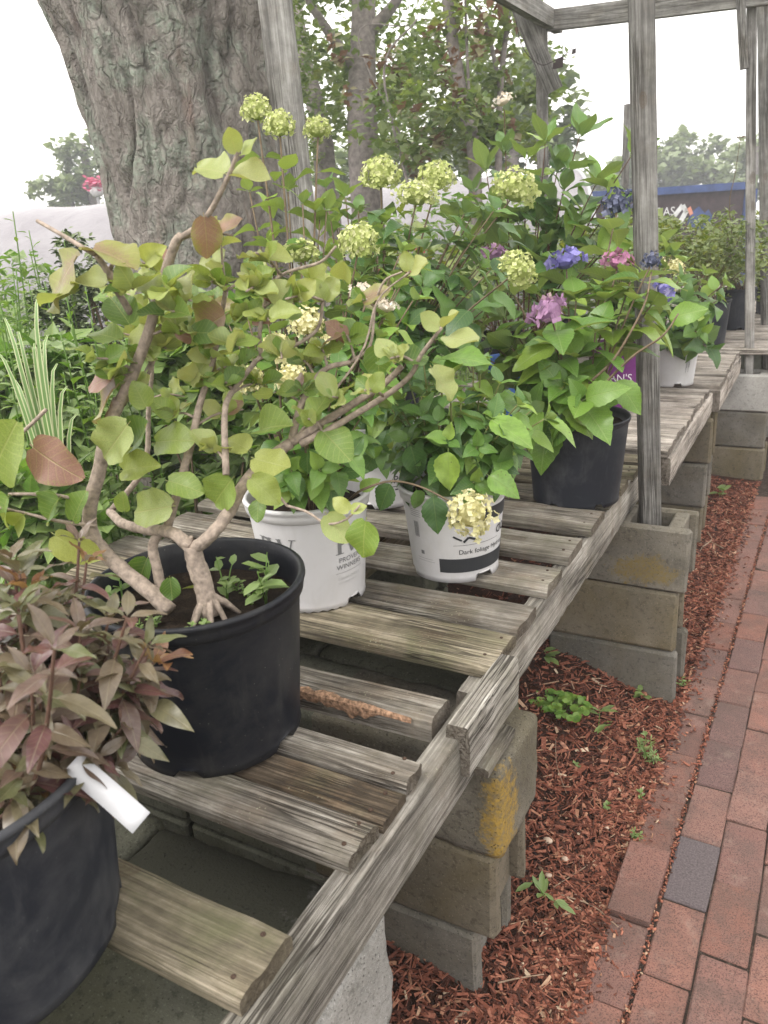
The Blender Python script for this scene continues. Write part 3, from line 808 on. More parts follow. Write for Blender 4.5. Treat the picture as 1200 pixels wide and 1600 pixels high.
# ------------------------------------------------------------------ plants: materials
BARK_TAN = m_plain('tan_shrub_bark', (0.285, 0.232, 0.19), 0.9, 0.35, 120, 0.15, 0.8)
STEM_RED = m_plain('reddish_stem', (0.10, 0.055, 0.038), 0.7, 0.25, 90, 0.3)
STEM_GREEN = m_plain('green_stem', (0.19, 0.20, 0.07), 0.6, 0.25, 60, 0.3)
STEM_BROWN = m_plain('brown_stem', (0.16, 0.12, 0.08), 0.8, 0.3, 90, 0.2)
SOIL = m_earth('potting_soil', (0.018, 0.013, 0.009), (0.04, 0.028, 0.02), (0.08, 0.055, 0.035), 60)
BLACKP = m_plastic('black_pot_plastic', (0.007, 0.008, 0.012), dust_k=0.14)
GREYP = m_plastic('dusty_black_pot_plastic', (0.015, 0.017, 0.023), dust=(0.085, 0.085, 0.088), dust_k=0.5, rough=0.5)
WHITEP = m_plastic('white_pot_plastic', (0.56, 0.55, 0.56), dust=(0.38, 0.36, 0.33), dust_k=0.3, rough=0.45)
BLUEP = m_plastic('blue_pot_plastic', (0.05, 0.13, 0.42), dust=(0.2, 0.25, 0.4), dust_k=0.25)
PURPLEP = m_plastic('purple_pot_plastic', (0.15, 0.022, 0.16), dust=(0.25, 0.14, 0.25), dust_k=0.25)
INK = m_plain('pot_print_ink', (0.03, 0.032, 0.036), 0.5, 0.05)
INK_GREY = m_plain('grey_print_ink', (0.16, 0.16, 0.165), 0.5, 0.05)
INK_PALE = m_plain('faded_print_ink', (0.45, 0.45, 0.45), 0.5, 0.05)
INK_WHITE = m_plain('white_print_ink', (0.75, 0.72, 0.75), 0.5, 0.05)

L_VIB = m_leaf('viburnum_leaf', [(0, (0.085, 0.16, 0.035)), (0.35, (0.165, 0.265, 0.058)), (0.7, (0.26, 0.335, 0.085)), (1, (0.36, 0.385, 0.12))], back=(0.36, 0.40, 0.20), vein=(0.42, 0.45, 0.18), vein_k=0.45, side=7,
               blotch=((0.24, 0.20, 0.06), 0.85, 1.25), trans=0.4)
L_VIBRED = m_leaf('reddened_viburnum_leaf', [(0, (0.25, 0.135, 0.105)), (0.5, (0.27, 0.165, 0.115)), (1, (0.22, 0.15, 0.09))], back=(0.29, 0.22, 0.15), vein=(0.36, 0.33, 0.13), vein_k=0.4, side=7,
                  blotch=((0.23, 0.25, 0.06), 0.30, 0.62), trans=0.25)
L_VIBPALE = m_leaf('pale_viburnum_leaf', [(0, (0.27, 0.33, 0.11)), (1, (0.36, 0.385, 0.16))], back=(0.36, 0.38, 0.19), vein=(0.38, 0.36, 0.16), side=7, blotch=((0.33, 0.24, 0.14), 0.8, 1.15))
L_HYD = m_leaf('hydrangea_leaf', [(0, (0.067, 0.152, 0.034)), (0.4, (0.116, 0.232, 0.046)), (0.75, (0.183, 0.317, 0.061)), (1, (0.281, 0.403, 0.073))], vein=(0.27, 0.35, 0.11), vein_k=0.42, side=9)
L_HYDARK = m_leaf('dark_hydrangea_leaf', [(0, (0.055, 0.122, 0.037)), (0.5, (0.091, 0.183, 0.049)), (1, (0.146, 0.256, 0.067))], vein=(0.22, 0.29, 0.11), vein_k=0.35, side=9, back=(0.17, 0.23, 0.13))
L_MAC = m_leaf('bigleaf_hydrangea_leaf', [(0, (0.075, 0.155, 0.028)), (0.45, (0.12, 0.235, 0.04)), (0.8, (0.175, 0.30, 0.05)), (1, (0.27, 0.36, 0.06))], vein=(0.28, 0.37, 0.12), vein_k=0.45, side=9, rough=0.36)
L_WEI = m_leaf('burgundy_leaf', [(0, (0.105, 0.066, 0.055)), (0.3, (0.14, 0.112, 0.072)), (0.55, (0.105, 0.122, 0.048)), (0.75, (0.145, 0.105, 0.082)), (0.88, (0.12, 0.05, 0.047)), (1, (0.085, 0.04, 0.04))], vein=(0.24, 0.20, 0.12), vein_k=0.35, side=8, back=(0.14, 0.115, 0.085), trans=0.2, rough=0.33,
               blotch=((0.10, 0.05, 0.05), 0.6, 1.0))
L_WEITIP = m_leaf('orange_young_leaf', [(0, (0.25, 0.11, 0.055)), (0.5, (0.22, 0.15, 0.07)), (1, (0.19, 0.08, 0.06))], vein=(0.40, 0.28, 0.10), vein_k=0.4, side=8, back=(0.30, 0.19, 0.12))
L_SMALL = m_leaf('small_shrub_leaf', [(0, (0.073, 0.134, 0.024)), (0.5, (0.159, 0.220, 0.043)), (1, (0.305, 0.317, 0.073))], vein_k=0.1, attr=True)
L_WEED = m_leaf('weed_leaf', [(0, (0.061, 0.146, 0.024)), (0.5, (0.122, 0.256, 0.043)), (1, (0.244, 0.378, 0.073))], vein_k=0.3, attr=True)
L_TREE = m_leaf('tree_leaf', [(0, (0.085, 0.145, 0.05)), (0.5, (0.145, 0.215, 0.07)), (0.85, (0.22, 0.28, 0.09)), (1, (0.26, 0.30, 0.10))], vein_k=0.0, attr=True, trans=0.5)
L_DEAD = m_leaf('dead_tree_leaf', [(0, (0.16, 0.08, 0.055)), (1, (0.28, 0.16, 0.12))], vein_k=0.0, attr=True, trans=0.2)
L_BOX = m_leaf('evergreen_leaf', [(0, (0.028, 0.055, 0.025)), (1, (0.07, 0.11, 0.045))], vein_k=0.0, attr=True, trans=0.15)
L_FAR = m_leaf('far_tree_leaf', [(0, (0.10, 0.15, 0.08)), (1, (0.20, 0.26, 0.14))], vein_k=0.0, attr=True, trans=0.35)

# ------------------------------------------------------------------ plants: leaf, flower head, pot
RAW = {}
def leaf_mesh(shape, mat, seed, name='leaf'):
    rs = random.Random(seed)
    n, pet = 15, 0.10
    fold = rs.uniform(0.05, 0.5); curl = rs.uniform(-0.10, 0.45); wav = rs.uniform(0.01, 0.06); ser = 0.0; wf = rs.uniform(0.8, 2.2); ph = rs.uniform(0, 6)
    if shape == 'round':
        wd = lambda t: 0.385 * (math.sin(math.pi * t ** 0.78) ** 0.62) * (1 if t < .8 else 1 - 0.25 * (t - .8) / .2); ser = 0.012; wav = rs.uniform(0.03, 0.085)
        fold = rs.uniform(-0.1, 0.75); curl = rs.uniform(-0.45, 0.7)
    elif shape == 'ovate':
        wd = lambda t: 0.315 * (math.sin(math.pi * t ** 0.70) ** 0.95); ser = 0.04; curl = rs.uniform(0.0, 0.75)
    elif shape == 'lance':
        wd = lambda t: 0.165 * (math.sin(math.pi * t ** 0.85) ** 1.0); curl = rs.uniform(0.1, 0.8); ser = 0.0
    elif shape == 'long':
        wd = lambda t: 0.235 * (math.sin(math.pi * t ** 0.9) ** 0.95); curl = rs.uniform(0.0, 0.5); ser = 0.02
    q = MB(); vs = []; uv = []; fs = []
    sx = (-1, -0.55, 0, 0.55, 1)
    for i in range(n + 1):
        t = i / n
        tt = 0.012 + 0.976 * t
        h = max(0.006, wd(tt))
        for s in sx:
            e = 1.0
            if abs(s) == 1 and 0 < i < n: e += ser * (1 if i % 2 else -1)
            x = s * h * e
            y = pet + (1 - pet) * t + (0.05 * abs(s) * (1 if shape == 'round' and t < .15 else 0)) * -1
            z = fold * abs(x) - fold * 0 - curl * t * t * 0.6 + wav * abs(s) ** 2 * math.sin(wf * 2 * math.pi * t + ph + (1.3 if s > 0 else 0))
            if shape == 'round': z += 0.25 * x * x
            vs.append((x, y, z)); uv.append((0.5 + 0.5 * s * min(1, h / 0.3), t))
    m = 5
    for i in range(n):
        for k in range(4):
            fs.append((i*m+k, i*m+k+1, (i+1)*m+k+1, (i+1)*m+k))
    q.add(vs, fs, uv)
    r = 0.011                                                   # leaf stalk
    z1 = vs[2][2]
    q.add([(-r, 0, -r), (r, 0, -r), (0, 0, r), (-r, pet * 1.3, z1 - r * 1.2), (r, pet * 1.3, z1 - r * 1.2), (0, pet * 1.3, z1 - r * .2)],
          [(0, 1, 4, 3), (1, 2, 5, 4), (2, 0, 3, 5)], [(0.5, 0.0)] * 6)
    me = q.mesh(name, mat, True); RAW[me.name] = (q, mat); return me
def leafset(shape, mat, n=7, seed=0): return [leaf_mesh(shape, mat, seed + k) for k in range(n)]
LV = leafset('round', L_VIB, 9, 10); LVR = leafset('round', L_VIBRED, 3, 30); LVP = leafset('round', L_VIBPALE, 5, 40)
LH = leafset('ovate', L_HYD, 8, 50); LHD = leafset('ovate', L_HYDARK, 7, 60); LM = leafset('ovate', L_MAC, 8, 70)
LLONG = leafset('long', L_HYD, 7, 80); LLD = leafset('long', L_HYDARK, 6, 85); LW = leafset('lance', L_WEI, 9, 90); LWT = leafset('lance', L_WEITIP, 5, 110)

def flower_mesh(mat, seed, n=100, fs_=0.26, flat=0.0, core=0.74, keep=-0.55):
    """round head of four-petalled florets, unit radius"""
    rs = random.Random(seed); q = MB()
    ga = math.pi * (3 - 5 ** .5)
    for i in range(n):
        z = 1 - 2 * (i + .5) / n
        if z < keep: continue
        r = math.sqrt(max(0, 1 - z * z)); a = i * ga + rs.uniform(-.12, .12)
        d = Vector((r * math.cos(a), r * math.sin(a), z)); d = (d + Vector((rs.uniform(-.15,.15),) * 3)).normalized()
        lump = 1 + 0.22 * noise.noise(d * 2.6 + Vector((seed * 3.7, 0, 0)))
        p = d * rs.uniform(0.74, 1.05) * lump
        p.z *= (1 - flat)
        nn = (d + Vector((rs.gauss(0,.55), rs.gauss(0,.55), rs.gauss(0,.55)))).normalized()
        tx = nn.orthogonal().normalized(); tx.rotate(Quaternion(nn, rs.uniform(0, 6.28))); ty = nn.cross(tx)
        sz = fs_ * rs.uniform(.75, 1.15); c = min(1, max(0, rs.gauss(.5, .22)))
        for k in range(4):
            a2 = k * math.pi / 2; dx = tx * math.cos(a2) + ty * math.sin(a2); dy = nn.cross(dx)
            cup = rs.uniform(.15, .6)
            b0 = p; l = p + dx * sz * .38 + dy * sz * .34 + nn * sz * cup * .3; tip = p + dx * sz * .72 + nn * sz * cup * .55; r2 = p + dx * sz * .38 - dy * sz * .34 + nn * sz * cup * .3
            cc = min(1, max(0, c + rs.uniform(-.12, .12)))
            q.add([b0, r2, tip, l], [(0, 1, 2, 3)], c=cc)
    ns = 10                                                       # dense inner mass of stalks and florets
    vs = [];
    for j in range(7):
        ph = math.pi * j / 6
        for k in range(ns):
            a = 2 * math.pi * k / ns
            vs.append((core * math.sin(ph) * math.cos(a), core * math.sin(ph) * math.sin(a), core * math.cos(ph) * (1 - flat)))
    q.add(vs, [(j*ns+k, (j+1)*ns+k, (j+1)*ns+(k+1) % ns, j*ns+(k+1) % ns) for j in range(6) for k in range(ns)], c=0.3)
    return q.mesh('flower_head', mat)
F_GREEN = m_attr('lime_floret', [(0, (0.26, 0.32, 0.09)), (0.4, (0.47, 0.52, 0.19)), (0.75, (0.60, 0.62, 0.32)), (1, (0.72, 0.70, 0.46))], 0.7, 0.2, 0.3)
F_CREAM = m_attr('cream_floret', [(0, (0.45, 0.42, 0.16)), (0.4, (0.68, 0.64, 0.34)), (1, (0.82, 0.79, 0.58))], 0.7, 0.2, 0.3)
F_WHITE = m_attr('white_floret', [(0, (0.55, 0.45, 0.34)), (0.5, (0.75, 0.68, 0.58)), (1, (0.85, 0.82, 0.76))], 0.7, 0.2, 0.3)
F_PURPLE = m_attr('mauve_floret', [(0, (0.17, 0.10, 0.18)), (0.4, (0.38, 0.22, 0.36)), (0.8, (0.52, 0.30, 0.48)), (1, (0.60, 0.45, 0.45))], 0.7, 0.2, 0.25)
F_BLUE = m_attr('blue_floret', [(0, (0.11, 0.10, 0.28)), (0.5, (0.24, 0.22, 0.52)), (1, (0.42, 0.38, 0.66))], 0.7, 0.2, 0.25)
F_PINK = m_attr('pink_floret', [(0, (0.26, 0.10, 0.16)), (0.5, (0.46, 0.20, 0.34)), (1, (0.56, 0.34, 0.40))], 0.7, 0.2, 0.25)
F_INDIGO = m_attr('dried_indigo_floret', [(0, (0.035, 0.04, 0.07)), (0.5, (0.09, 0.10, 0.16)), (1, (0.20, 0.21, 0.30))], 0.8, 0.2, 0.1)
F_RED = m_attr('red_petal', [(0, (0.45, 0.05, 0.05)), (1, (0.60, 0.12, 0.14))], 0.6, 0.3, 0.3)
F_ROSE = m_attr('rose_petal', [(0, (0.50, 0.06, 0.16)), (1, (0.68, 0.20, 0.30))], 0.6, 0.3, 0.3)
FM = {'green': [flower_mesh(F_GREEN, k, 300, .205, 0.12, .62) for k in range(4)], 'cream': [flower_mesh(F_CREAM, 10 + k, 210, .25, 0.05, .6) for k in range(3)],
      'white': [flower_mesh(F_WHITE, 20, 70, .26, 0.45, 0.55, -0.1)], 'mauve': [flower_mesh(F_PURPLE, 30 + k, 46, .44, 0.35, 0.6, -0.25) for k in range(2)],
      'blue': [flower_mesh(F_BLUE, 40 + k, 44, .46, 0.25, 0.55, -0.3) for k in range(2)], 'pink': [flower_mesh(F_PINK, 50, 46, .42, 0.2, 0.55, -0.3)],
      'indigo': [flower_mesh(F_INDIGO, 60 + k, 64, .34, 0.0, 0.6, -0.7) for k in range(2)]}

def lathe(mb, prof, seg=72, bottom=None, c=None):
    vs = []; n = len(prof)
    for k in range(seg):
        a = 2 * math.pi * k / seg
        for j, (r, z) in enumerate(prof):
            if bottom and j in bottom[0]: z = z + bottom[1](a)
            vs.append((r * math.cos(a), r * math.sin(a), z))
    fs = [(k*n+j, ((k+1) % seg)*n+j, ((k+1) % seg)*n+j+1, k*n+j+1) for k in range(seg) for j in range(n - 1)]
    mb.add(vs, fs, c=c)
class Pot:
    def __init__(s, root, c, rt, rb, h, mat, notch=6, rim=True, wavy=0.0, soil=0.84, rim_mat=None, scal=0, notch_h=0.016, ph=0.3):
        s.c = Vector(c); s.rt, s.rb, s.h = rt, rb, h; s.root = root
        q = MB()
        def low(a):
            z = 0.0
            if notch:
                f = ((a + ph) * notch / (2 * math.pi)) % 1
                if abs(f - .5) < .10: z = notch_h
            if scal: z = max(z, 0.004 * max(0, math.sin(a * scal)))
            return z
        rr = lambda t: rb + (rt - rb) * t
        lipz = 0.026 if rim else 0.012
        prof = [(rb * .93, 0.014), (rb * .985, 0.0), (rb + .0015, 0.0), (rb + .001, 0.012), (rr(.10), h * .10), (rr(.3), h * .3), (rr(.6), h * .6), (rr(.85), h - lipz - .012), (rr(.92) - .001, h - lipz - .002)]
        lathe(q, prof, 72, ((1, 2), low))
        body = q.build('pot', mat, root, True, s.c - root.location)
        q2 = MB(); e = 0.005 if rim else 0.002
        lathe(q2, [(rr(.92) - .0015, h - lipz - .004), (rt + e * .6, h - lipz), (rt + e, h - lipz * .6), (rt + e * .8, h - lipz * .35), (rt + e * 1.6, h - .006), (rt + e * 1.5, h - .001), (rt + e * .5, h + .001), (rt - .002, h - .002),
                   (rt - .004, h - lipz * .8), (rr(.85) - .004, h * .85), (rr(.8) - .004, h * soil - .004)])
        q2.build('rim', rim_mat or mat, body, True)
        q3 = MB(); rs_ = (rr(soil) - .003); vs = [(0, 0, h * soil)]; fs = []
        for ring in range(1, 7):
            for k in range(24):
                a = 2 * math.pi * k / 24; r = rs_ * ring / 6
                vs.append((r * math.cos(a), r * math.sin(a), h * soil + 0.007 * noise.noise(Vector((r * 30 * math.cos(a), r * 30 * math.sin(a), c[0] * 9)))))
        for k in range(24): fs.append((0, 1 + k, 1 + (k + 1) % 24))
        for ring in range(5):
            for k in range(24):
                a0 = 1 + ring * 24; fs.append((a0 + k, a0 + 24 + k, a0 + 24 + (k + 1) % 24, a0 + (k + 1) % 24))
        q3.add(vs, fs); q3.build('soil', SOIL, root, True, s.c - root.location)
        s.body = body; s.soil_z = s.c.z + h * soil
        s.cam = math.atan2(-s.c.y, -s.c.x)         # direction that looks at the photographer's standpoint
    def top(s, a=0, r=0): return Vector((s.c.x + r * math.cos(a), s.c.y + r * math.sin(a), s.soil_z))
    def wrap(s, name, polys, th0, mat, lift=0.0009):
        """print shapes (arc length, height) on the cone of the pot"""
        q = MB()
        for verts, faces in polys:
            out = []
            for (a, z) in verts:
                r = s.rb + (s.rt - s.rb) * (z / s.h) + lift
                th = th0 + a / ((s.rb + s.rt) / 2)
                out.append((r * math.cos(th), r * math.sin(th), z))
            q.add(out, faces)
        return q.build(name, mat, s.body)
def rect(a0, a1, z0, z1, skew=0.0):
    n = max(1, int(abs(a1 - a0) / .006))
    vs = []; fs = []
    for i in range(n + 1):
        a = a0 + (a1 - a0) * i / n; vs += [(a, z0), (a + skew, z1)]
    for i in range(n): fs.append((2*i, 2*i+2, 2*i+3, 2*i+1))
    return vs, fs
def text(body, size, a, z, align='LEFT'):
    cu = bpy.data.curves.new('t', 'FONT'); cu.body = body; cu.size = size; cu.align_x = align; cu.resolution_u = 3
    ob = bpy.data.objects.new('t', cu); me = ob.to_mesh()
    vs = [(a + v.co.x, z + v.co.y) for v in me.vertices]; fs = [tuple(p.vertices) for p in me.polygons]
    ob.to_mesh_clear(); bpy.data.objects.remove(ob); bpy.data.curves.remove(cu)
    return vs, fs
def stroke(pts, w):
    """thick polyline as quads"""
    vs = []; fs = []
    for (a, b) in zip(pts[:-1], pts[1:]):
        d = Vector((b[0]-a[0], b[1]-a[1])); m = max(1, int(d.length / .006)); n = Vector((-d.y, d.x)).normalized() * w / 2
        base = len(vs)
        for i in range(m + 1):
            p = Vector(a[:2]) + d * (i / m); vs += [(p.x - n.x, p.y - n.y), (p.x + n.x, p.y + n.y)]
        for i in range(m): fs.append((base+2*i, base+2*i+2, base+2*i+3, base+2*i+1))
    return vs, fs

class Plant:
    def __init__(s, name, loc, label, cat, group=None):
        s.root = tag(empty(name, loc), label, cat, group); s.L = Vector(loc); s.mb = MB(); s.nl = 0; s.over = {}
    def stem(s, pts, r0, r1, seg=6, n=4, rough=0.0):
        tube(s.mb, pts, [r0, r1], seg, n, rough, s.L)
    def leaf(s, base, d, nrm, size, kind):
        d = d.normalized(); nrm = nrm - nrm.dot(d) * d
        if nrm.length < 1e-4: nrm = d.orthogonal()
        nrm.normalize(); x = d.cross(nrm)
        if s.nl >= 298:                            # beyond 300 the rest of the leaves is one joined mass
            q, mat = RAW[random.choice(kind).name]; mb = s.over.setdefault(mat.name, (MB(), mat))[0]; c = random.random(); b0 = base - s.L
            mb.add([b0 + (x * v[0] + d * v[1] + nrm * v[2]) * size for v in q.v], q.f, list(q.uv), c); return
        o = bpy.data.objects.new('leaf', random.choice(kind)); COL.objects.link(o)
        o.parent = s.root; o.location = base - s.L
        o.rotation_euler = Matrix((x, d, nrm)).transposed().to_euler(); o.scale = (size * random.uniform(.9, 1.1), size, size)
        s.nl += 1
        return o
    def pixleaf(s, u0, v0, u1, v1, y, kind, face=0.7, k=1.0):
        """leaf from its stalk to its tip, at distance y, its blade turned partly towards the path side"""
        b = aty(u0, v0, y); t = aty(u1, v1, y + random.uniform(-.02, .02)); d = t - b
        nrm = -fwd * face + Vector((0, 0, 1)) * (1 - face) + Vector((random.gauss(0, .25), random.gauss(0, .25), random.gauss(0, .2)))
        return s.leaf(b, d, nrm, d.length * k, kind)
    def pairs(s, P, kind, size, start=0.3, nodes=4, el=(0.0, 0.7), tipk=None, tipn=3, droop=0.0):
        """opposite leaf pairs along a stem P, a whorl at its end"""
        n = len(P); az = random.uniform(0, 3)
        for k in range(nodes):
            t = start + (1 - start) * (k / nodes)
            i = min(n - 2, int(t * (n - 1))); f = t * (n - 1) - i
            p = P[i].lerp(P[i+1], f); d = (P[i+1] - P[i]).normalized()
            az += math.pi / 2 + random.uniform(-.3, .3)
            for sgn in (0, math.pi):
                if random.random() < 0.08: continue
                a = az + sgn
                sx = d.orthogonal().normalized(); sy = d.cross(sx)
                e = random.uniform(*el)
                out = (sx * math.cos(a) + sy * math.sin(a)) * math.cos(e) + d * math.sin(e) + Vector((0, 0, -droop))
                nr = d * 0.7 + Vector((0, 0, 0.7)) + Vector((random.gauss(0, .25), random.gauss(0, .25), 0))
                s.leaf(p, out, nr, size * (0.75 + 0.35 * math.sin(math.pi * (k + .7) / (nodes + .4))) * random.uniform(.8, 1.15), kind)
        d = (P[-1] - P[-2]).normalized(); tk = tipk or kind
        for j in range(tipn):
            a = az + j * 2 * math.pi / max(1, tipn); sx = d.orthogonal().normalized(); sy = d.cross(sx); e = random.uniform(.5, 1.1)
            out = (sx * math.cos(a) + sy * math.sin(a)) * math.cos(e) + d * math.sin(e)
            s.leaf(P[-1], out, d - out * .5, size * random.uniform(.5, .85), tk)
    def shoot(s, base, tip, kind, size, nodes=4, start=.35, r=(0.003, 0.0015), bow=0.25, head=None, tipk=None, tipn=3, el=(0.0, 0.7), droop=0.0):
        base = Vector(base); tip = Vector(tip); D = tip - base
        side = Vector((D.x, D.y, 0)) * bow
        mid1 = base + D * .35 - side + Vector((0, 0, abs(D.length) * bow * .35)); mid2 = base + D * .72 - side * .6 + Vector((0, 0, D.length * bow * .25))
        pts = [base, mid1, mid2, tip]
        P, _ = catmull(pts, [1, 1, 1, 1], 5)
        s.stem(pts, r[0], r[1])
        s.pairs(P, kind, size, start, nodes, el, tipk, 0 if head else tipn, droop)
        if head: s.head(tip, *head, axis=(P[-1] - P[-3]))
        return P
    def head(s, p, hk, rad, axis=Vector((0, 0, 1))):
        o = bpy.data.objects.new('flower_head', random.choice(FM[hk])); COL.objects.link(o); o.parent = s.root
        ax = (axis.normalized() + Vector((random.gauss(0, .25), random.gauss(0, .25), .4))).normalized()
        o.rotation_euler = ax.to_track_quat('Z', 'Y').to_euler(); o.location = p + ax * rad * .3 - s.L; o.scale = (rad * random.uniform(.9, 1.12), rad * random.uniform(.9, 1.12), rad * random.uniform(.8, 1.05))
        return o
    def done(s, mat): 
        if s.mb.v: s.mb.build('stem', mat, s.root, True)
        for mb, m_ in s.over.values(): tag(mb.build('leaf_mass', m_, s.root, True), kind='stuff')
# ------------------------------------------------------------------ potted plants on the benches
random.seed(21)
GPOT = 'potted shrubs set out on the slatted benches'
def P3(u, v, y): return aty(u, v, y)
def fuller(L, k):
    """more shoots between the given ones"""
    return L + [(u + random.gauss(0, 24), v + random.gauss(0, 20), y + random.gauss(0, .04)) for u, v, y in random.sample(L, int(len(L) * k))]

# --- big black pot with the gnarled viburnum
vb = Plant('potted_viburnum', (-0.752, 0.754, 0.690), 'gnarled round-leaved shrub with thick tan stems and reddened leaves in a big black pot', 'potted shrub', GPOT)
pv = Pot(vb.root, (-0.752, 0.754, 0.690), 0.150, 0.126, 0.250, BLACKP, notch=5, soil=0.80, notch_h=0.012, ph=.6)
def Y(u, v): return 0.76 + 0.00035 * (u - 300)
def br(pts, r0, r1, rough=0.10):
    P = [P3(u, v, y) for u, v, y in pts]
    vb.stem(P, r0 * .80, r1 * .84, 9, 5, rough * .7); return catmull(P, [1] * len(P), 5)[0]
B = []
# roots and the two crowns of stems
for a in range(7):
    b0 = P3(326, 930, .735); q = b0 + Vector((math.cos(a * .9), math.sin(a * .9), 0)) * random.uniform(.025, .045); q.z = pv.soil_z - 0.004
    vb.stem([b0, (b0 + q) / 2 + Vector((0, 0, .004)), q], .008, .003, 6, 3, .15)
br([(328, 962, .73), (318, 915, .735), (306, 880, .735), (300, 853, .735)], .0185, .0150, .12)
br([(265, 955, .70), (235, 925, .70), (195, 893, .70), (160, 860, .70), (141, 828, .70), (142, 785, .70), (155, 735, .71), (168, 672, .72), (187, 625, .73)], .0150, .0105)
B.append(br([(187, 630, .73), (205, 590, .74), (230, 525, .75), (254, 440, .76), (272, 385, .76), (283, 368, .76)], .0105, .0062))
B.append(br([(276, 376, .76), (318, 345, .76), (345, 300, .76), (360, 268, .76), (372, 238, .76)], .0050, .0024))
B.append(br([(187, 630, .73), (215, 606, .76), (236, 570, .80), (262, 505, .84), (300, 440, .86)], .0075, .0030))
br([(258, 950, .72), (246, 893, .73), (239, 850, .74), (262, 822, .75)], .0100, .0080)
B.append(br([(262, 822, .75), (277, 770, .76), (299, 690, .78), (312, 632, .80), (330, 575, .82), (345, 500, .84), (352, 455, .84)], .0085, .0035))
B.append(br([(300, 855, .735), (268, 832, .74), (232, 828, .75), (192, 818, .77), (172, 800, .80)], .0125, .0080))
B.append(br([(172, 800, .80), (225, 730, .84), (232, 640, .86), (238, 560, .87), (232, 470, .87)], .0065, .0025))
B.append(br([(302, 858, .735), (330, 836, .745), (358, 800, .77), (378, 762, .79), (412, 722, .82), (455, 692, .85)], .0120, .0095))
B.append(br([(455, 692, .85), (468, 640, .87), (490, 598, .89), (512, 575, .90), (548, 566, .92)], .0070, .0040))
B.append(br([(455, 692, .85), (505, 660, .87), (560, 626, .89), (600, 600, .90), (628, 572, .91)], .0080, .0045))
B.append(br([(470, 694, .85), (530, 662, .87), (600, 620, .89), (640, 588, .90), (658, 555, .90), (690, 512, .90)], .0065, .0026))
B.append(br([(353, 742, .76), (351, 650, .79), (359, 618, .81), (390, 577, .83), (408, 558, .84), (450, 545, .86), (495, 515, .88), (505, 470, .88)], .0060, .0024))
B.append(br([(408, 558, .84), (406, 520, .84), (415, 470, .85), (440, 430, .86), (500, 410, .88), (525, 385, .88)], .0038, .0020))
B.append(br([(205, 490, .74), (182, 452, .72), (165, 420, .71), (150, 398, .70)], .0060, .0045))
br([(150, 398, .70), (128, 386, .69), (95, 366, .69), (58, 345, .69)], .0040, .0028, .02)
br([(182, 452, .72), (172, 425, .72), (176, 412, .72)], .0050, .0030)
B.append(br([(142, 785, .70), (95, 775, .66), (50, 772, .64), (14, 772, .63)], .0035, .0024))
B.append(br([(150, 822, .70), (90, 814, .66), (40, 802, .64), (-15, 790, .62)], .0034, .0022))
br([(72, 640, .70), (50, 662, .69), (20, 690, .68), (-20, 730, .66)], .0036, .0030, .03)
B.append(br([(548, 566, .92), (578, 540, .93), (586, 480, .94), (600, 440, .94), (628, 425, .94)], .0030, .0016))
B.append(br([(448, 790, .80), (480, 800, .79), (510, 818, .78), (540, 812, .78), (562, 790, .78)], .0024, .0016))
B.append(br([(412, 722, .82), (430, 765, .81), (448, 790, .80)], .0026, .0022))
B.append(br([(455, 692, .85), (560, 560, .90), (590, 470, .93), (640, 425, .95)], .0022, .0014))
br([(296, 850, .735), (298, 845, .735), (299, 838, .735)], .005, .003)
G_, R2, Pl = LV, LVR, LVP
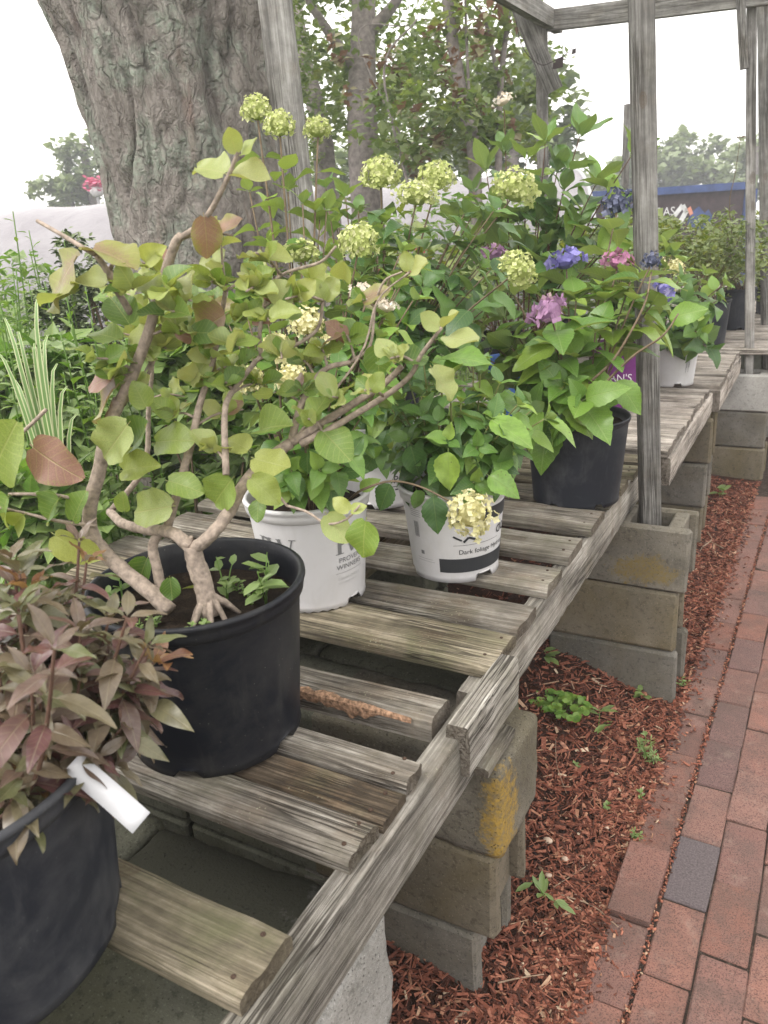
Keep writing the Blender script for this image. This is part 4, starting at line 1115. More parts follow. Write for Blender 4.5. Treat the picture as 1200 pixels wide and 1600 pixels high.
for a in [(318, 332, 328, 402, .755, R2, .95, 1.18), (355, 272, 300, 256, .76, Pl, .25, 1), (357, 272, 430, 296, .76, Pl, .2, 1), (371, 242, 352, 192, .76, Pl, .8, 1), (374, 243, 406, 214, .76, Pl, .6, 1),
          (138, 388, 218, 404, .70, R2, .15, 1), (120, 400, 64, 486, .69, R2, .55, 1), (124, 452, 70, 488, .69, G_, .5, 1.05), (168, 446, 116, 452, .70, Pl, .4, 1), (206, 512, 168, 455, .73, G_, .95, 1.05),
          (190, 532, 130, 510, .73, G_, .7, 1), (352, 452, 325, 402, .84, G_, .8, 1.05), (358, 488, 294, 526, .80, R2, .95, 1.1), (46, 694, 112, 748, .62, R2, .95, 1.12), (-14, 745, 22, 660, .60, G_, .9, 1.1),
          (80, 832, 146, 880, .64, G_, .95, 1.15), (112, 818, 133, 766, .66, G_, .7, 1.1), (258, 750, 322, 768, .74, G_, .6, 1), (366, 744, 326, 794, .77, G_, .85, 1.05), (387, 744, 440, 788, .77, G_, .9, 1.08),
          (404, 778, 401, 818, .79, G_, .8, 1.05), (392, 714, 462, 738, .80, G_, .55, 1), (499, 668, 548, 718, .86, G_, .85, 1.06), (497, 664, 459, 620, .87, G_, .8, 1), (402, 674, 448, 656, .84, G_, .75, 1.1),
          (392, 706, 350, 678, .80, G_, .85, 1.1), (274, 790, 206, 802, .74, Pl, .6, 1.05), (188, 736, 248, 722, .72, G_, .7, 1), (238, 692, 298, 682, .76, G_, .8, 1.1), (203, 658, 158, 722, .70, Pl, .8, 1),
          (195, 802, 190, 764, .74, G_, .9, 1), (572, 808, 562, 884, .78, G_, .9, 1), (508, 800, 544, 852, .78, Pl, .7, 1), (548, 800, 519, 778, .78, G_, .8, 1.1), (547, 799, 572, 788, .78, G_, .5, 1),
          (640, 426, 630, 388, .95, Pl, .8, 1), (640, 426, 670, 408, .95, Pl, .6, 1), (537, 440, 541, 400, .88, Pl, .9, 1.05), (506, 472, 488, 432, .88, G_, .8, 1), (506, 472, 530, 428, .88, Pl, .8, 1),
          (690, 512, 654, 494, .90, Pl, .4, 1.1), (690, 512, 722, 494, .90, Pl, .5, 1.1), (694, 525, 754, 537, .90, Pl, .3, 1), (588, 535, 592, 588, .92, G_, .9, 1.05), (641, 553, 610, 560, .90, Pl, .7, 1.1),
          (672, 570, 710, 632, .90, Pl, .2, 1), (14, 772, -12, 830, .62, G_, .9, 1), (40, 802, 10, 830, .63, G_, .8, 1), (95, 775, 60, 820, .65, G_, .4, 1), (230, 640, 205, 590, .74, G_, .6, 1),
          (180, 590, 128, 600, .72, R2, .45, 1.1), (185, 600, 140, 650, .72, R2, .5, 1.1), (205, 560, 152, 588, .74, G_, .4, 1.1), (205, 700, 245, 660, .74, G_, .7, 1), (265, 900, 270, 935, .70, G_, .9, 1.1), (232, 868, 212, 915, .78, G_, .9, 1.1), (290, 950, 320, 905, .84, G_, .8, 1.1)]:
    a = list(a); a[7] *= .9; vb.pixleaf(*a)
# leafy twigs along the branches
cl = [(300, 470), (265, 455), (330, 440), (385, 455), (420, 430), (375, 500), (330, 560), (300, 590), (260, 545), (225, 560), (205, 600), (290, 620), (345, 600), (420, 500), (455, 470), (480, 440), (240, 430),
      (410, 600), (440, 560), (380, 640), (470, 560), (500, 540), (540, 520), (560, 470), (330, 700), (270, 650), (180, 520), (230, 480), (470, 610), (520, 620), (345, 380), (400, 395), (300, 520), (360, 540), (570, 610), (150, 560), (610, 560)]
cl += [(random.gauss(350, 95), random.gauss(520, 75)) for _ in range(14)] + [(random.uniform(130, 260), random.uniform(440, 640)) for _ in range(5)]
allP = [p for b in B for p in b]
for (u, v) in cl:
    c = P3(u, v, 0.80 + random.uniform(-.07, .09) + 0.0003 * (u - 300))
    nb = min(allP, key=lambda p: (p - c).length + (0.03 if p.z > c.z else 0))
    vb.stem([nb, nb.lerp(c, .5) + Vector((0, 0, .006)), c], .0022, .0014, 5, 3)
    d = (c - nb).normalized(); az = random.uniform(0, 6)
    for k in range(random.choice((5, 6, 7))):
        a = az + k * 1.57 + random.uniform(-.4, .4); e = random.uniform(-.1, .9)
        out = Vector((math.cos(a) * math.cos(e), math.sin(a) * math.cos(e), math.sin(e)))
        kd = random.choices((LV, LVP, LVR), (0.74, 0.22, 0.04))[0]
        vb.leaf(nb.lerp(c, random.uniform(.55, 1)), out, Vector((random.gauss(.1, .6), random.gauss(-.55, .55), .75)), random.uniform(.024, .044), kd)
vb.done(BARK_TAN)
# weeds growing in the pot
def weed(name, p, label, h=0.05, n=8, size=0.018, mat=None, cat='weed', group=None, flat=0.4, stems=3, rnd=(0.3, 0.9), leafw=0.30):
    q = MB(); p = Vector(p)
    for s_ in range(stems):
        a = random.uniform(0, 6.28); t = Vector((math.cos(a) * h * flat, math.sin(a) * h * flat, h * random.uniform(.6, 1.1)))
        tube(q, [Vector((0, 0, -.004)), t * .5 + Vector((0, 0, h * .12)), t], [0.0012, 0.0006], 4, 3, c=0.5)
        for k in range(n):
            f = random.uniform(.25, 1); b0 = t * f; az = random.uniform(0, 6.28); el = random.uniform(-.2, .7)
            d = Vector((math.cos(az) * math.cos(el), math.sin(az) * math.cos(el), math.sin(el))); sd_ = d.cross(Vector((0, 0, 1))).normalized(); L = size * random.uniform(.6, 1.2); up = sd_.cross(d)
            W = L * leafw; c = random.uniform(*rnd)
            q.add([b0, b0 + d*L*.35 + sd_*W + up*W*.3, b0 + d*L*.75 + sd_*W*.8 + up*W*.2, b0 + d*L - up*W*.2, b0 + d*L*.75 - sd_*W*.8 + up*W*.2, b0 + d*L*.35 - sd_*W + up*W*.3, b0 + d*L*.5],
                  [(0, 6, 1), (1, 6, 2), (2, 6, 3), (3, 6, 4), (4, 6, 5), (5, 6, 0)], [(0.5, 0), (0.8, .35), (.8, .75), (.5, 1), (.2, .75), (.2, .35), (.5, .5)], c)
    return tag(q.build(name, mat or L_WEED, None, True, p), label, cat, group)
GW = 'small weeds sprouting in the big black pot'
for (u, v, y, h, n, sz, lab) in ((412, 915, .80, .075, 6, .034, 'lobed bright green weed seedling against the inner wall of the big black pot'), (352, 920, .79, .06, 6, .020, 'upright little weed beside the swollen base of the tan stem'),
                            (182, 945, .70, .05, 6, .022, 'three-leaved weed sprig at the near edge of the big black pot'), (280, 960, .66, .028, 5, .022, 'low weed between the two tan stem bases')):
    p = P3(u, v, y); d = Vector((p.x + .752, p.y - .754, 0))
    if d.length > .115: d = d * .115 / d.length
    weed('pot_weed', (-.752 + d.x, .754 + d.y, pv.soil_z), lab, h, n, sz, group=GW, cat='weed')
for k in range(9):
    a = random.uniform(0, 6.28); r = random.uniform(.05, .11)
    weed('pot_weed', (-.752 + r * math.cos(a), .754 + r * math.sin(a), pv.soil_z), 'tiny seedling on the soil of the big black pot', .02, 5, .010, group=GW)

# --- burgundy weigela in the nearest pot
wg = Plant('potted_weigela', (-0.75, 0.33, 0.690), 'burgundy and olive narrow-leaved shrub in a scuffed black pot with a white tag', 'potted shrub', GPOT)
pw = Pot(wg.root, (-0.75, 0.33, 0.690), 0.182, 0.158, 0.243, GREYP, notch=5, soil=0.86, ph=1.2, notch_h=.03)
tips = [(19, 876, .44), (47, 925, .44), (135, 880, .53), (170, 968, .50), (240, 1035, .50), (190, 1138, .43), (31, 1107, .40), (44, 1223, .36), (112, 995, .46), (12, 1013, .42), (94, 1032, .44), (78, 1095, .42),
        (140, 1117, .44), (115, 1148, .40), (60, 990, .46), (150, 1040, .48), (10, 1170, .36), (80, 1165, .38), (215, 1090, .46), (160, 1100, .44), (200, 1060, .48), (30, 960, .40), (125, 1060, .42), (60, 1060, .38), (0, 1060, .38), (95, 950, .48), (150, 1185, .40),
        (170, 1010, .47), (20, 1240, .33)]
tips += [(max(-10, u + random.gauss(0, 26)), v + random.gauss(0, 26), y + random.gauss(-.01, .03)) for u, v, y in tips[:26]]
for i, (u, v, y) in enumerate(tips):
    t = P3(u, v, y); a = math.atan2(t.y - .33, t.x + .75); r = min(.13, (Vector((t.x + .75, t.y - .33, 0))).length * .8)
    b0 = pw.top(a, r)
    wg.shoot(b0, t, LW, random.uniform(.046, .064), nodes=4, start=.45, r=(.0028, .0014), bow=-.10, tipk=LWT if i in (1, 2, 4, 7) else LW, tipn=4, el=(-.05, .55), droop=.02)
for a in [(228, 1098, 280, 1116, .47, LW, .3, 1), (200, 1150, 258, 1185, .43, LW, .5, 1), (240, 1035, 290, 1012, .50, LWT, .3, 1), (238, 1032, 196, 998, .50, LWT, .4, 1), (190, 1140, 170, 1180, .43, LW, .8, 1), (60, 1235, 98, 1300, .36, LW, .7, 1),
          (50, 1225, 68, 1160, .35, LWT, .6, 1), (40, 1215, -5, 1190, .35, LWT, .7, 1), (85, 1200, 155, 1228, .38, LW, .7, 1), (150, 1175, 152, 1235, .40, LW, .8, 1), (240, 1060, 200, 1050, .5, LW, .3, 1.2), (30, 1240, 5, 1300, .34, LW, .8, 1)]:
    wg.pixleaf(*a)
wg.done(STEM_RED)
tq = MB()                                          # white plant tag hanging out of the pot
cA = aty(96, 1165, .42); cB = aty(228, 1268, .52)
cA = P3(112, 1192, .378); cB = P3(221, 1286, .388)
dd = (cB - cA).normalized(); nn = (-fwd * .8 + Vector((0, 0, .6))); nn = (nn - nn.dot(dd) * dd).normalized(); sd2 = dd.cross(nn)
L_ = (cB - cA).length; wv = .0115
out = []
for i in range(9):
    t = i / 8
    for s_ in (-1, 1):
        for z_ in (0, .0006):
            out.append(cA + dd * L_ * t + sd2 * s_ * wv + nn * (z_ - .006 * math.sin(math.pi * t)))
fs = []
for i in range(8):
    a = 4 * i; b_ = a + 4
    fs += [(a+1, a+3, b_+3, b_+1), (a, b_, b_+2, a+2), (a, a+1, b_+1, b_), (a+2, b_+2, b_+3, a+3)]
fs += [(0, 2, 3, 1), (32, 33, 35, 34)]
tq.add([p - cA for p in out], fs)
tg = tq.build('plant_tag', m_plain('tag_plastic', (0.50, 0.50, 0.52), 0.4, .06), None, True, cA)
tag(tg, 'blank white plastic plant tag poking out below the burgundy leaves', 'plant tag')

# --- white pot with PW print, green mop-heads
def serif_PW(a, z, h):
    k = h; out = [rect(a + .06*k, a + .24*k, z, z + h), rect(a - .06*k, a + .36*k, z, z + .04*k), rect(a - .06*k, a + .24*k, z + h - .04*k, z + h)]
    pts = [(a + .2*k + .36*k * math.sin(t), z + .72*k + .26*k * math.cos(t)) for t in [i * math.pi / 10 for i in range(11)]]
    out.append(stroke(pts, .09*k))
    w0 = a + .52*k
    out += [stroke([(w0, z + h), (w0 + .34*k, z)], .17*k), stroke([(w0 + .36*k, z), (w0 + .60*k, z + h*.95)], .06*k), stroke([(w0 + .52*k, z + h), (w0 + .86*k, z)], .17*k), stroke([(w0 + .88*k, z), (w0 + 1.16*k, z + h)], .06*k)]
    out += [rect(w0 - .16*k, w0 + .18*k, z + h - .04*k, z + h), rect(w0 + .40*k, w0 + .66*k, z + h - .04*k, z + h), rect(w0 + 1.0*k, w0 + 1.32*k, z + h - .04*k, z + h)]
    return out
hc = Plant('potted_hydrangea', (-0.869, 1.211, 0.690), 'tall lime-flowered hydrangea in a white pot printed with large PW letters', 'potted shrub', GPOT)
pc = Pot(hc.root, (-0.869, 1.211, 0.690), 0.121, 0.102, 0.222, WHITEP, notch=4, soil=.86, scal=34, rim_mat=None, ph=.9)
th = pc.cam - .05
for off in (-0.105, 0.052):
    pc.wrap('pot_print', serif_PW(off, .118, .044), th, INK_GREY)
    pc.wrap('pot_print', [text('PROVEN', .0150, off + .004, .0995), text('WINNERS', .0150, off - .002, .0845), rect(off - .004, off + .068, .0765, .0772)], th, INK_GREY)
    pc.wrap('pot_print', [text('COLOR CHOICE', .0082, off, .0615), text('FLOWERING SHRUBS', .0052, off + .001, .0530)], th, INK_PALE)
tip_c = [((470, 405, 1.30), ('green', 27)), ((560, 390, 1.32), ('green', 32)), ((402, 182, 1.36), ('green', 26)), ((437, 206, 1.34), ('green', 25)), ((497, 210, 1.42), ('green', 23)),
         ((480, 515, 1.22), ('cream', 26)), ((432, 556, 1.18), ('cream', 30)), ((456, 600, 1.14), ('cream', 25)), ((515, 548, 1.2), ('cream', 22)), ((395, 605, 1.16), ('cream', 26)), ((572, 472, 1.26), ('white', 32)), ((602, 488, 1.28), ('white', 22))]
for (u, v, y), (hk, r) in tip_c:
    t = P3(u, v, y); a = math.atan2(t.y - pc.c.y, t.x - pc.c.x)
    hc.shoot(pc.top(a, .04), t, LH if hk != 'cream' else LHD, .062, nodes=4, start=.45, r=(.0030, .0018), bow=.10, head=(hk, r * mpp(t)), droop=.25)
for (u, v, y) in fuller([(500, 735, 1.10), (455, 735, 1.07), (545, 720, 1.14), (430, 660, 1.10), (565, 650, 1.18), (620, 565, 1.24), (590, 530, 1.24), (645, 470, 1.3), (415, 480, 1.26), (520, 600, 1.16), (610, 440, 1.34), (455, 455, 1.3), (640, 420, 1.36), (390, 300, 1.36), (450, 300, 1.38),
                  (420, 380, 1.34), (510, 330, 1.38), (560, 440, 1.33), (480, 660, 1.1), (380, 520, 1.25)], 0.9):
    t = P3(u, v, y); a = math.atan2(t.y - pc.c.y, t.x - pc.c.x)
    hc.shoot(pc.top(a, .06), t, LH, .060, nodes=3, start=.45, r=(.0026, .0014), bow=.15, tipn=3, droop=.2)
# stem arching over to the next pot with one cream head and two leaves
sp = [pc.top(.6, .08), P3(565, 766, 1.16), P3(610, 752, 1.22), P3(655, 760, 1.26), P3(700, 782, 1.27), P3(728, 800, 1.26)]
hc.stem(sp, .0026, .0018, 7, 5)
hc.head(P3(742, 805, 1.25), 'cream', 37 * mpp(P3(742, 805, 1.25)), Vector((.3, -.6, .2)))
for a in [(650, 762, 656, 800, 1.25, LHD, .85, 1.0), (676, 770, 684, 836, 1.25, LHD, .9, 1.0), (560, 768, 590, 745, 1.18, LH, .6, 1), (612, 752, 590, 800, 1.2, LHD, .8, 1.0)]: hc.pixleaf(*a)
hc.done(STEM_BROWN)

# --- white pot with black bands, dark-leaved young hydrangea
hd = Plant('potted_hydrangea', (-0.648, 1.433, 0.690), 'compact leafy hydrangea in a white pot with black printed bands', 'potted shrub', GPOT)
pd = Pot(hd.root, (-0.648, 1.433, 0.690), 0.111, 0.092, 0.198, WHITEP, notch=3, soil=.84, scal=0, ph=1.5)
th = pd.cam
D = .102
ang = lambda deg: math.radians(deg) * D
pd.wrap('pot_print', [rect(ang(-20), ang(92), .024, .056), rect(ang(-6), ang(100), .132, .162)], th, INK)
pd.wrap('pot_print', [text('Dark foliage Hydrangea', .0150, ang(4), .0665), text('do', .040, ang(56), .0945), rect(ang(-2), ang(60), .0868, .0876), stroke([(ang(-2), .108), (ang(8), .098)], .004), stroke([(ang(10), .094), (ang(16), .104), (ang(30), .094)], .005)], th, INK)
bars = [rect(ang(-52) + k * .0017, ang(-52) + k * .0017 + random.uniform(.0006, .0012), .098, .133) for k in range(8)]
pd.wrap('pot_print', bars + [rect(ang(-45), ang(-40), .060, .0685), rect(ang(-52), ang(-28), .050, .0506), rect(ang(-52), ang(-26), .0445, .0451)] +
        [rect(ang(-58) + random.uniform(0, .004), ang(-40), .158 - k * .0045, .1590 - k * .0045) for k in range(4)], th, INK_GREY)
for (u, v, y) in fuller([(640, 600, 1.42), (690, 580, 1.46), (740, 570, 1.48), (780, 600, 1.46), (812, 640, 1.46), (660, 650, 1.36), (720, 630, 1.38), (770, 655, 1.38), (800, 700, 1.40), (640, 690, 1.34), (700, 690, 1.32), (745, 700, 1.34), (612, 640, 1.44), (850, 655, 1.5),
                  (690, 640, 1.5), (740, 620, 1.5), (620, 720, 1.36), (780, 730, 1.38)], 1):
    t = P3(u, v, y); a = math.atan2(t.y - pd.c.y, t.x - pd.c.x)
    hd.shoot(pd.top(a, .05), t, LH if random.random() < .6 else LHD, .066, nodes=3, start=.4, r=(.0028, .0016), bow=.18, tipn=3, el=(-.1, .6), droop=.25)
for a in [(680, 560, 755, 552, 1.4, LM, .5, 1.15), (760, 652, 828, 690, 1.36, LM, .8, 1.1), (850, 655, 898, 672, 1.5, LM, .3, 1.2), (700, 700, 700, 762, 1.3, LH, .9, 1.1), (640, 690, 655, 745, 1.3, LHD, .9, 1.1), (760, 740, 806, 770, 1.34, LH, .8, 1.1)]: hd.pixleaf(*a)
hd.done(STEM_GREEN)

# --- large black pot near the bench edge: big-leaf hydrangea with mauve and blue heads
he = Plant('potted_hydrangea', (-0.530, 1.967, 0.684), 'broad green hydrangea with mauve and blue flowers in a black pot near the tall post', 'potted shrub', GPOT)
pe = Pot(he.root, (-0.530, 1.967, 0.684), 0.131, 0.111, 0.224, GREYP, notch=6, soil=.88, rim=False, ph=.2, notch_h=.018)
for (u, v, y), (hk, r) in [((862, 496, 1.80), ('mauve', 32)), ((885, 418, 2.06), ('blue', 28)), ((965, 418, 2.12), ('pink', 24)), ((770, 408, 2.0), ('mauve', 24)), ((1018, 412, 2.0), ('indigo', 14)), ((1032, 457, 2.1), ('blue', 18)), ((965, 325, 2.2), ('indigo', 24))]:
    t = P3(u, v, y); a = math.atan2(t.y - pe.c.y, t.x - pe.c.x)
    he.shoot(pe.top(a, .05), t, LM, .105, nodes=3, start=.55, r=(.0034, .0022), bow=.14, head=(hk, r * mpp(t)), droop=.2)
for (u, v, y) in fuller([(870, 540, 1.86), (900, 560, 1.86), (930, 520, 1.9), (830, 560, 1.88), (800, 600, 1.9), (880, 610, 1.82), (910, 625, 1.8), (840, 640, 1.82), (760, 560, 1.95), (740, 520, 2.0), (790, 500, 2.0), (945, 470, 2.0), (900, 470, 2.0), (840, 460, 2.05), (720, 480, 2.05), (860, 590, 1.84), (800, 545, 1.94), (985, 440, 2.08)], 0.0):
    t = P3(u, v, y); a = math.atan2(t.y - pe.c.y, t.x - pe.c.x)
    he.shoot(pe.top(a, .07), t, LM, .122, nodes=2, start=.55, r=(.0034, .0020), bow=.16, tipn=3, el=(-.1, .6), droop=.22)
for a in [(890, 640, 930, 662, 1.8, LM, .9, 1.1), (858, 668, 868, 700, 1.8, LM, .9, 1.1), (1040, 500, 1095, 482, 1.95, LM, .5, 1.15), (960, 590, 1000, 640, 1.85, LM, .8, 1.1)]: he.pixleaf(*a)
for pts in ([(915, 610, 1.86), (960, 560, 1.86), (1005, 480, 1.9), (1018, 425, 2.0)], [(930, 620, 1.86), (985, 560, 1.84), (1035, 525, 1.84), (1060, 490, 1.86)], [(870, 640, 1.88), (868, 560, 1.9), (880, 470, 2.0)]):
    he.stem([pe.top(.3, .04)] + [P3(*p) for p in pts], .0040, .0020, 6, 5)
he.done(STEM_BROWN)

# --- back row: white pot behind, tall lime hydrangea
hf = Plant('potted_hydrangea', (-1.03, 1.79, 0.688), 'tall lime mop-head hydrangea in the plain white pot behind the printed white pots', 'potted shrub', GPOT)
pf = Pot(hf.root, (-1.03, 1.79, 0.688), 0.125, 0.104, 0.225, WHITEP, notch=3, soil=.86, ph=.4, rim=False)
pf.wrap('pot_print', [text('Pw', .03, .035, .07), rect(.03, .06, .06, .062), rect(.04, .055, .05, .054)], pf.cam, INK)
for (u, v, y), (hk, r) in [((595, 286, 1.80), ('green', 33)), ((650, 316, 1.74), ('green', 31)), ((682, 290, 1.86), ('green', 30)), ((802, 306, 1.92), ('green', 32)), ((803, 428, 1.62), ('green', 29))]:
    t = P3(u, v, y); a = math.atan2(t.y - pf.c.y, t.x - pf.c.x)
    hf.shoot(pf.top(a, .04), t, LHD, .085, nodes=4, start=.45, r=(.0034, .0020), bow=.12, head=(hk, r * mpp(t)), droop=.25)
for (u, v, y) in fuller([(560, 330, 1.82), (540, 310, 1.85), (640, 380, 1.75), (700, 380, 1.8), (725, 335, 1.85), (660, 450, 1.7), (755, 345, 1.9), (600, 350, 1.78), (590, 400, 1.72), (700, 455, 1.72), (745, 480, 1.75), (560, 440, 1.7), (525, 350, 1.85), (620, 480, 1.68), (680, 530, 1.68), (750, 420, 1.8),
                  (640, 560, 1.62), (590, 640, 1.66), (565, 680, 1.68), (620, 670, 1.64), (780, 380, 1.9), (580, 700, 1.7)], 0.9):
    t = P3(u, v, y); a = math.atan2(t.y - pf.c.y, t.x - pf.c.x)
    hf.shoot(pf.top(a, .06), t, random.choice((LHD, LHD, LH)), .082, nodes=3, start=.45, r=(.0030, .0016), bow=.15, tipn=3, droop=.2)
hf.done(STEM_BROWN)

# --- blue pot: tall panicle hydrangea with long pointed leaves
hg = Plant('potted_hydrangea', (-0.98, 2.78, 0.684), 'tall open shrub of long pointed leaves in the blue pot behind the mauve flowers', 'potted shrub', GPOT)
pg = Pot(hg.root, (-0.98, 2.78, 0.684), 0.125, 0.105, 0.225, BLUEP, notch=4, soil=.86)
for (u, v, y) in fuller([(905, 215, 2.75), (852, 225, 2.8), (985, 246, 2.7), (822, 250, 2.85), (790, 240, 2.85), (760, 270, 2.9), (930, 290, 2.7), (880, 300, 2.75), (840, 310, 2.8), (950, 330, 2.7), (900, 350, 2.7), (860, 370, 2.75), (810, 350, 2.85), (780, 320, 2.9), (930, 400, 2.65), (740, 300, 2.95), (870, 270, 2.8), (830, 400, 2.75), (965, 370, 2.7), (720, 350, 2.9), (700, 400, 2.85)], 0.0):
    t = P3(u, v, y); a = math.atan2(t.y - pg.c.y, t.x - pg.c.x)
    hg.shoot(pg.top(a, .05), t, random.choice((LLONG, LLONG, LLD)), .155, nodes=3, start=.45, r=(.0042, .0018), bow=.10, tipn=4, el=(.1, .8), droop=.05)
o = hg.head(P3(788, 165, 2.85), 'white', 20 * mpp(P3(788, 165, 2.85)))
hg.stem([P3(790, 240, 2.85), P3(788, 170, 2.85)], .002, .0015)
hg.done(STEM_RED)

# --- purple pot, torn white pot
hh = Plant('potted_hydrangea', (-0.665, 3.10, 0.682), 'green hydrangea in the purple pot with white capital letters', 'potted shrub', GPOT)
ph_ = Pot(hh.root, (-0.665, 3.10, 0.682), 0.128, 0.108, 0.235, PURPLEP, notch=4, soil=.86)
ph_.wrap('pot_print', [text('FE', .040, -.085, .165), text("AN'S", .040, -.045, .110), text('TREE', .030, -.035, .065)], ph_.cam, INK_WHITE)
for (u, v, y) in fuller([(960, 470, 3.1), (1000, 430, 3.1), (940, 520, 3.0), (1040, 400, 3.2), (985, 390, 3.2), (1030, 380, 3.3), (920, 430, 3.2), (1010, 500, 3.0), (970, 430, 3.1), (1060, 440, 3.1), (900, 390, 3.3), (1050, 400, 3.2), (1020, 460, 3.0)], 0.4):
    t = P3(u, v, y); a = math.atan2(t.y - ph_.c.y, t.x - ph_.c.x)
    hh.shoot(ph_.top(a, .05), t, random.choice((LH, LHD, LM)), .10, nodes=3, start=.4, r=(.0036, .002), bow=.15, tipn=3, droop=.15)
hh.done(STEM_BROWN)
hi_ = Plant('potted_hydrangea', (-0.545, 3.545, 0.684), 'drooping pale-flowered hydrangea in the white pot with a torn label edge', 'potted shrub', GPOT)
pi2 = Pot(hi_.root, (-0.545, 3.52, 0.684), 0.110, 0.090, 0.235, WHITEP, notch=4, soil=.86)
pi2.wrap('pot_print', [rect(.06 + k * .004, .062 + k * .004, .06 + .02 * (k % 3), .15 - .01 * (k % 4)) for k in range(5)], pi2.cam, INK_GREY)
for (u, v, y), hk in [((1062, 505, 3.4), None), ((1095, 520, 3.35), None), ((1110, 545, 3.35), None), ((1080, 450, 3.5), None), ((1040, 455, 3.4), ('cream', 14)), ((1052, 425, 3.5), ('cream', 16)), ((1120, 470, 3.5), None), ((1100, 430, 3.6), None), ((1130, 445, 3.5), None), ((1070, 470, 3.4), None), ((1045, 530, 3.35), None), ((1090, 490, 3.4), None), ((1020, 420, 3.5), ('cream', 18)), ((1070, 410, 3.6), None)]:
    t = P3(u, v, y); a = math.atan2(t.y - pi2.c.y, t.x - pi2.c.x)
    hi_.shoot(pi2.top(a, .05), t, random.choice((LH, LM, LHD)), .095, nodes=3, start=.4, r=(.0034, .002), bow=.2, tipn=3, droop=.2, head=(hk[0], hk[1] * mpp(t)) if hk else None)
hi_.done(STEM_BROWN)
# ------------------------------------------------------------------ shrubs, trees, background
random.seed(5)
def leaf_cloud(mb, centre, rad, n, size, clumps=14, clump_r=0.35, shell=0.5, leafw=0.3, flatz=None, rs=None, tri=False):
    """leaf-sized faces gathered in uneven clumps through a crown's volume"""
    rs = rs or random.Random(n)
    C = Vector(centre); cs = []
    for k in range(clumps):
        while True:
            d = Vector((rs.uniform(-1, 1), rs.uniform(-1, 1), rs.uniform(-1, 1)))
            if d.length <= 1 and d.length > shell * rs.random(): break
        cs.append((Vector((d.x * rad[0], d.y * rad[1], d.z * rad[2])), rs.uniform(.6, 1.3), rs.uniform(-.22, .22)))
    for i in range(n):
        c, k, tone = rs.choice(cs)
        while True:
            d = Vector((rs.uniform(-1, 1), rs.uniform(-1, 1), rs.uniform(-1, 1)))
            if d.length < 1: break
        p = C + c + Vector((d.x * rad[0], d.y * rad[1], d.z * rad[2])) * clump_r * k
        a = rs.uniform(0, 6.28); el = rs.gauss(-.1, .5)
        f = Vector((math.cos(a) * math.cos(el), math.sin(a) * math.cos(el), math.sin(el)))
        s = f.cross(Vector((rs.gauss(0, .4), rs.gauss(0, .4), 1))).normalized(); up = s.cross(f)
        L = size * rs.uniform(.6, 1.35); W = L * leafw * rs.uniform(.8, 1.2)
        col = min(1, max(0, .5 + tone + rs.gauss(0, .16)))
        if tri:
            mb.add([p, p + f*L*.5 + s*W, p + f*L, p + f*L*.5 - s*W], [(0, 1, 2, 3)], c=col)
        else:
            mb.add([p, p + f*L*.4 + s*W + up*W*.3, p + f*L, p + f*L*.4 - s*W + up*W*.3, p + f*L*.5], [(0, 4, 1), (1, 4, 2), (2, 4, 3), (3, 4, 0)], [(.5, 0), (.8, .4), (.5, 1), (.2, .4), (.5, .5)], col)
    return [C + c for c, _, _ in cs]

# dense little-leaved shrubs in black pots on the far bench
def far_pot(name, x, y, r, h, label, crowns, n, size, mat=None, leafw=.3, z=0.684):
    P = Plant(name, (x, y, z), label, 'potted shrub', GPOT)
    pt = Pot(P.root, (x, y, z), r, r * .84, h, GREYP, notch=4, soil=.86, rim=False)
    q = MB()
    for (c, rad, m) in crowns:
        cs = leaf_cloud(q, c, rad, m, size, 16, .34, .5, leafw, rs=random.Random(int(x * 100) + m))
        for k in cs:
            P.stem([pt.top(random.uniform(0, 6), r * .4), pt.top().lerp(k, .55) + Vector((0, 0, .03)), k], .0034, .0014, 5, 3)
    q.v = [tuple(Vector(v) - P.L) for v in q.v]
    tag(q.build('foliage', mat or L_SMALL, P.root), kind='stuff')
    P.done(STEM_BROWN); return P
far_pot('potted_shrub', -0.55, 4.62, .115, .235, 'yellow-green fine-leaved shrub in the black pot at the end of the short bench', [(P3(1105, 405, 4.65), (.26, .26, .22), 1700), (P3(1075, 372, 4.7), (.22, .22, .14), 700)], 0, .030)
far_pot('potted_shrub', -0.47, 5.22, .115, .235, 'fine-leaved shrub in the black pot half hidden behind the thin far post', [(P3(1135, 388, 5.2), (.24, .28, .24), 1200)], 0, .034)
far_pot('potted_shrub', -0.30, 5.95, .12, .25, 'yellowish shrub in the farthest black pot beside the slanting post', [(P3(1190, 400, 5.9), (.22, .28, .24), 1200)], 0, .034)
far_pot('potted_shrub', -0.95, 5.0, .115, .235, 'dull green broad shrub behind the torn white pot', [(P3(1040, 385, 5.0), (.3, .3, .14), 900), (P3(1010, 400, 5.0), (.25, .3, .2), 500)], 0, .050)
far_pot('potted_shrub', -1.2, 4.0, .115, .235, 'bushy dark shrub in the back row behind the purple pot', [(P3(940, 400, 3.9), (.26, .3, .26), 1000)], 0, .055)
far_pot('potted_shrub', -1.25, 3.35, .115, .235, 'shadowed leafy shrub in the back row behind the blue pot', [(P3(800, 440, 3.3), (.3, .3, .26), 1100)], 0, .055)
far_pot('potted_shrub', -1.3, 2.35, .115, .235, 'leafy shrub in the back row between the leaning post and the lime flowers', [(P3(640, 480, 2.35), (.3, .3, .24), 1100)], 0, .05)
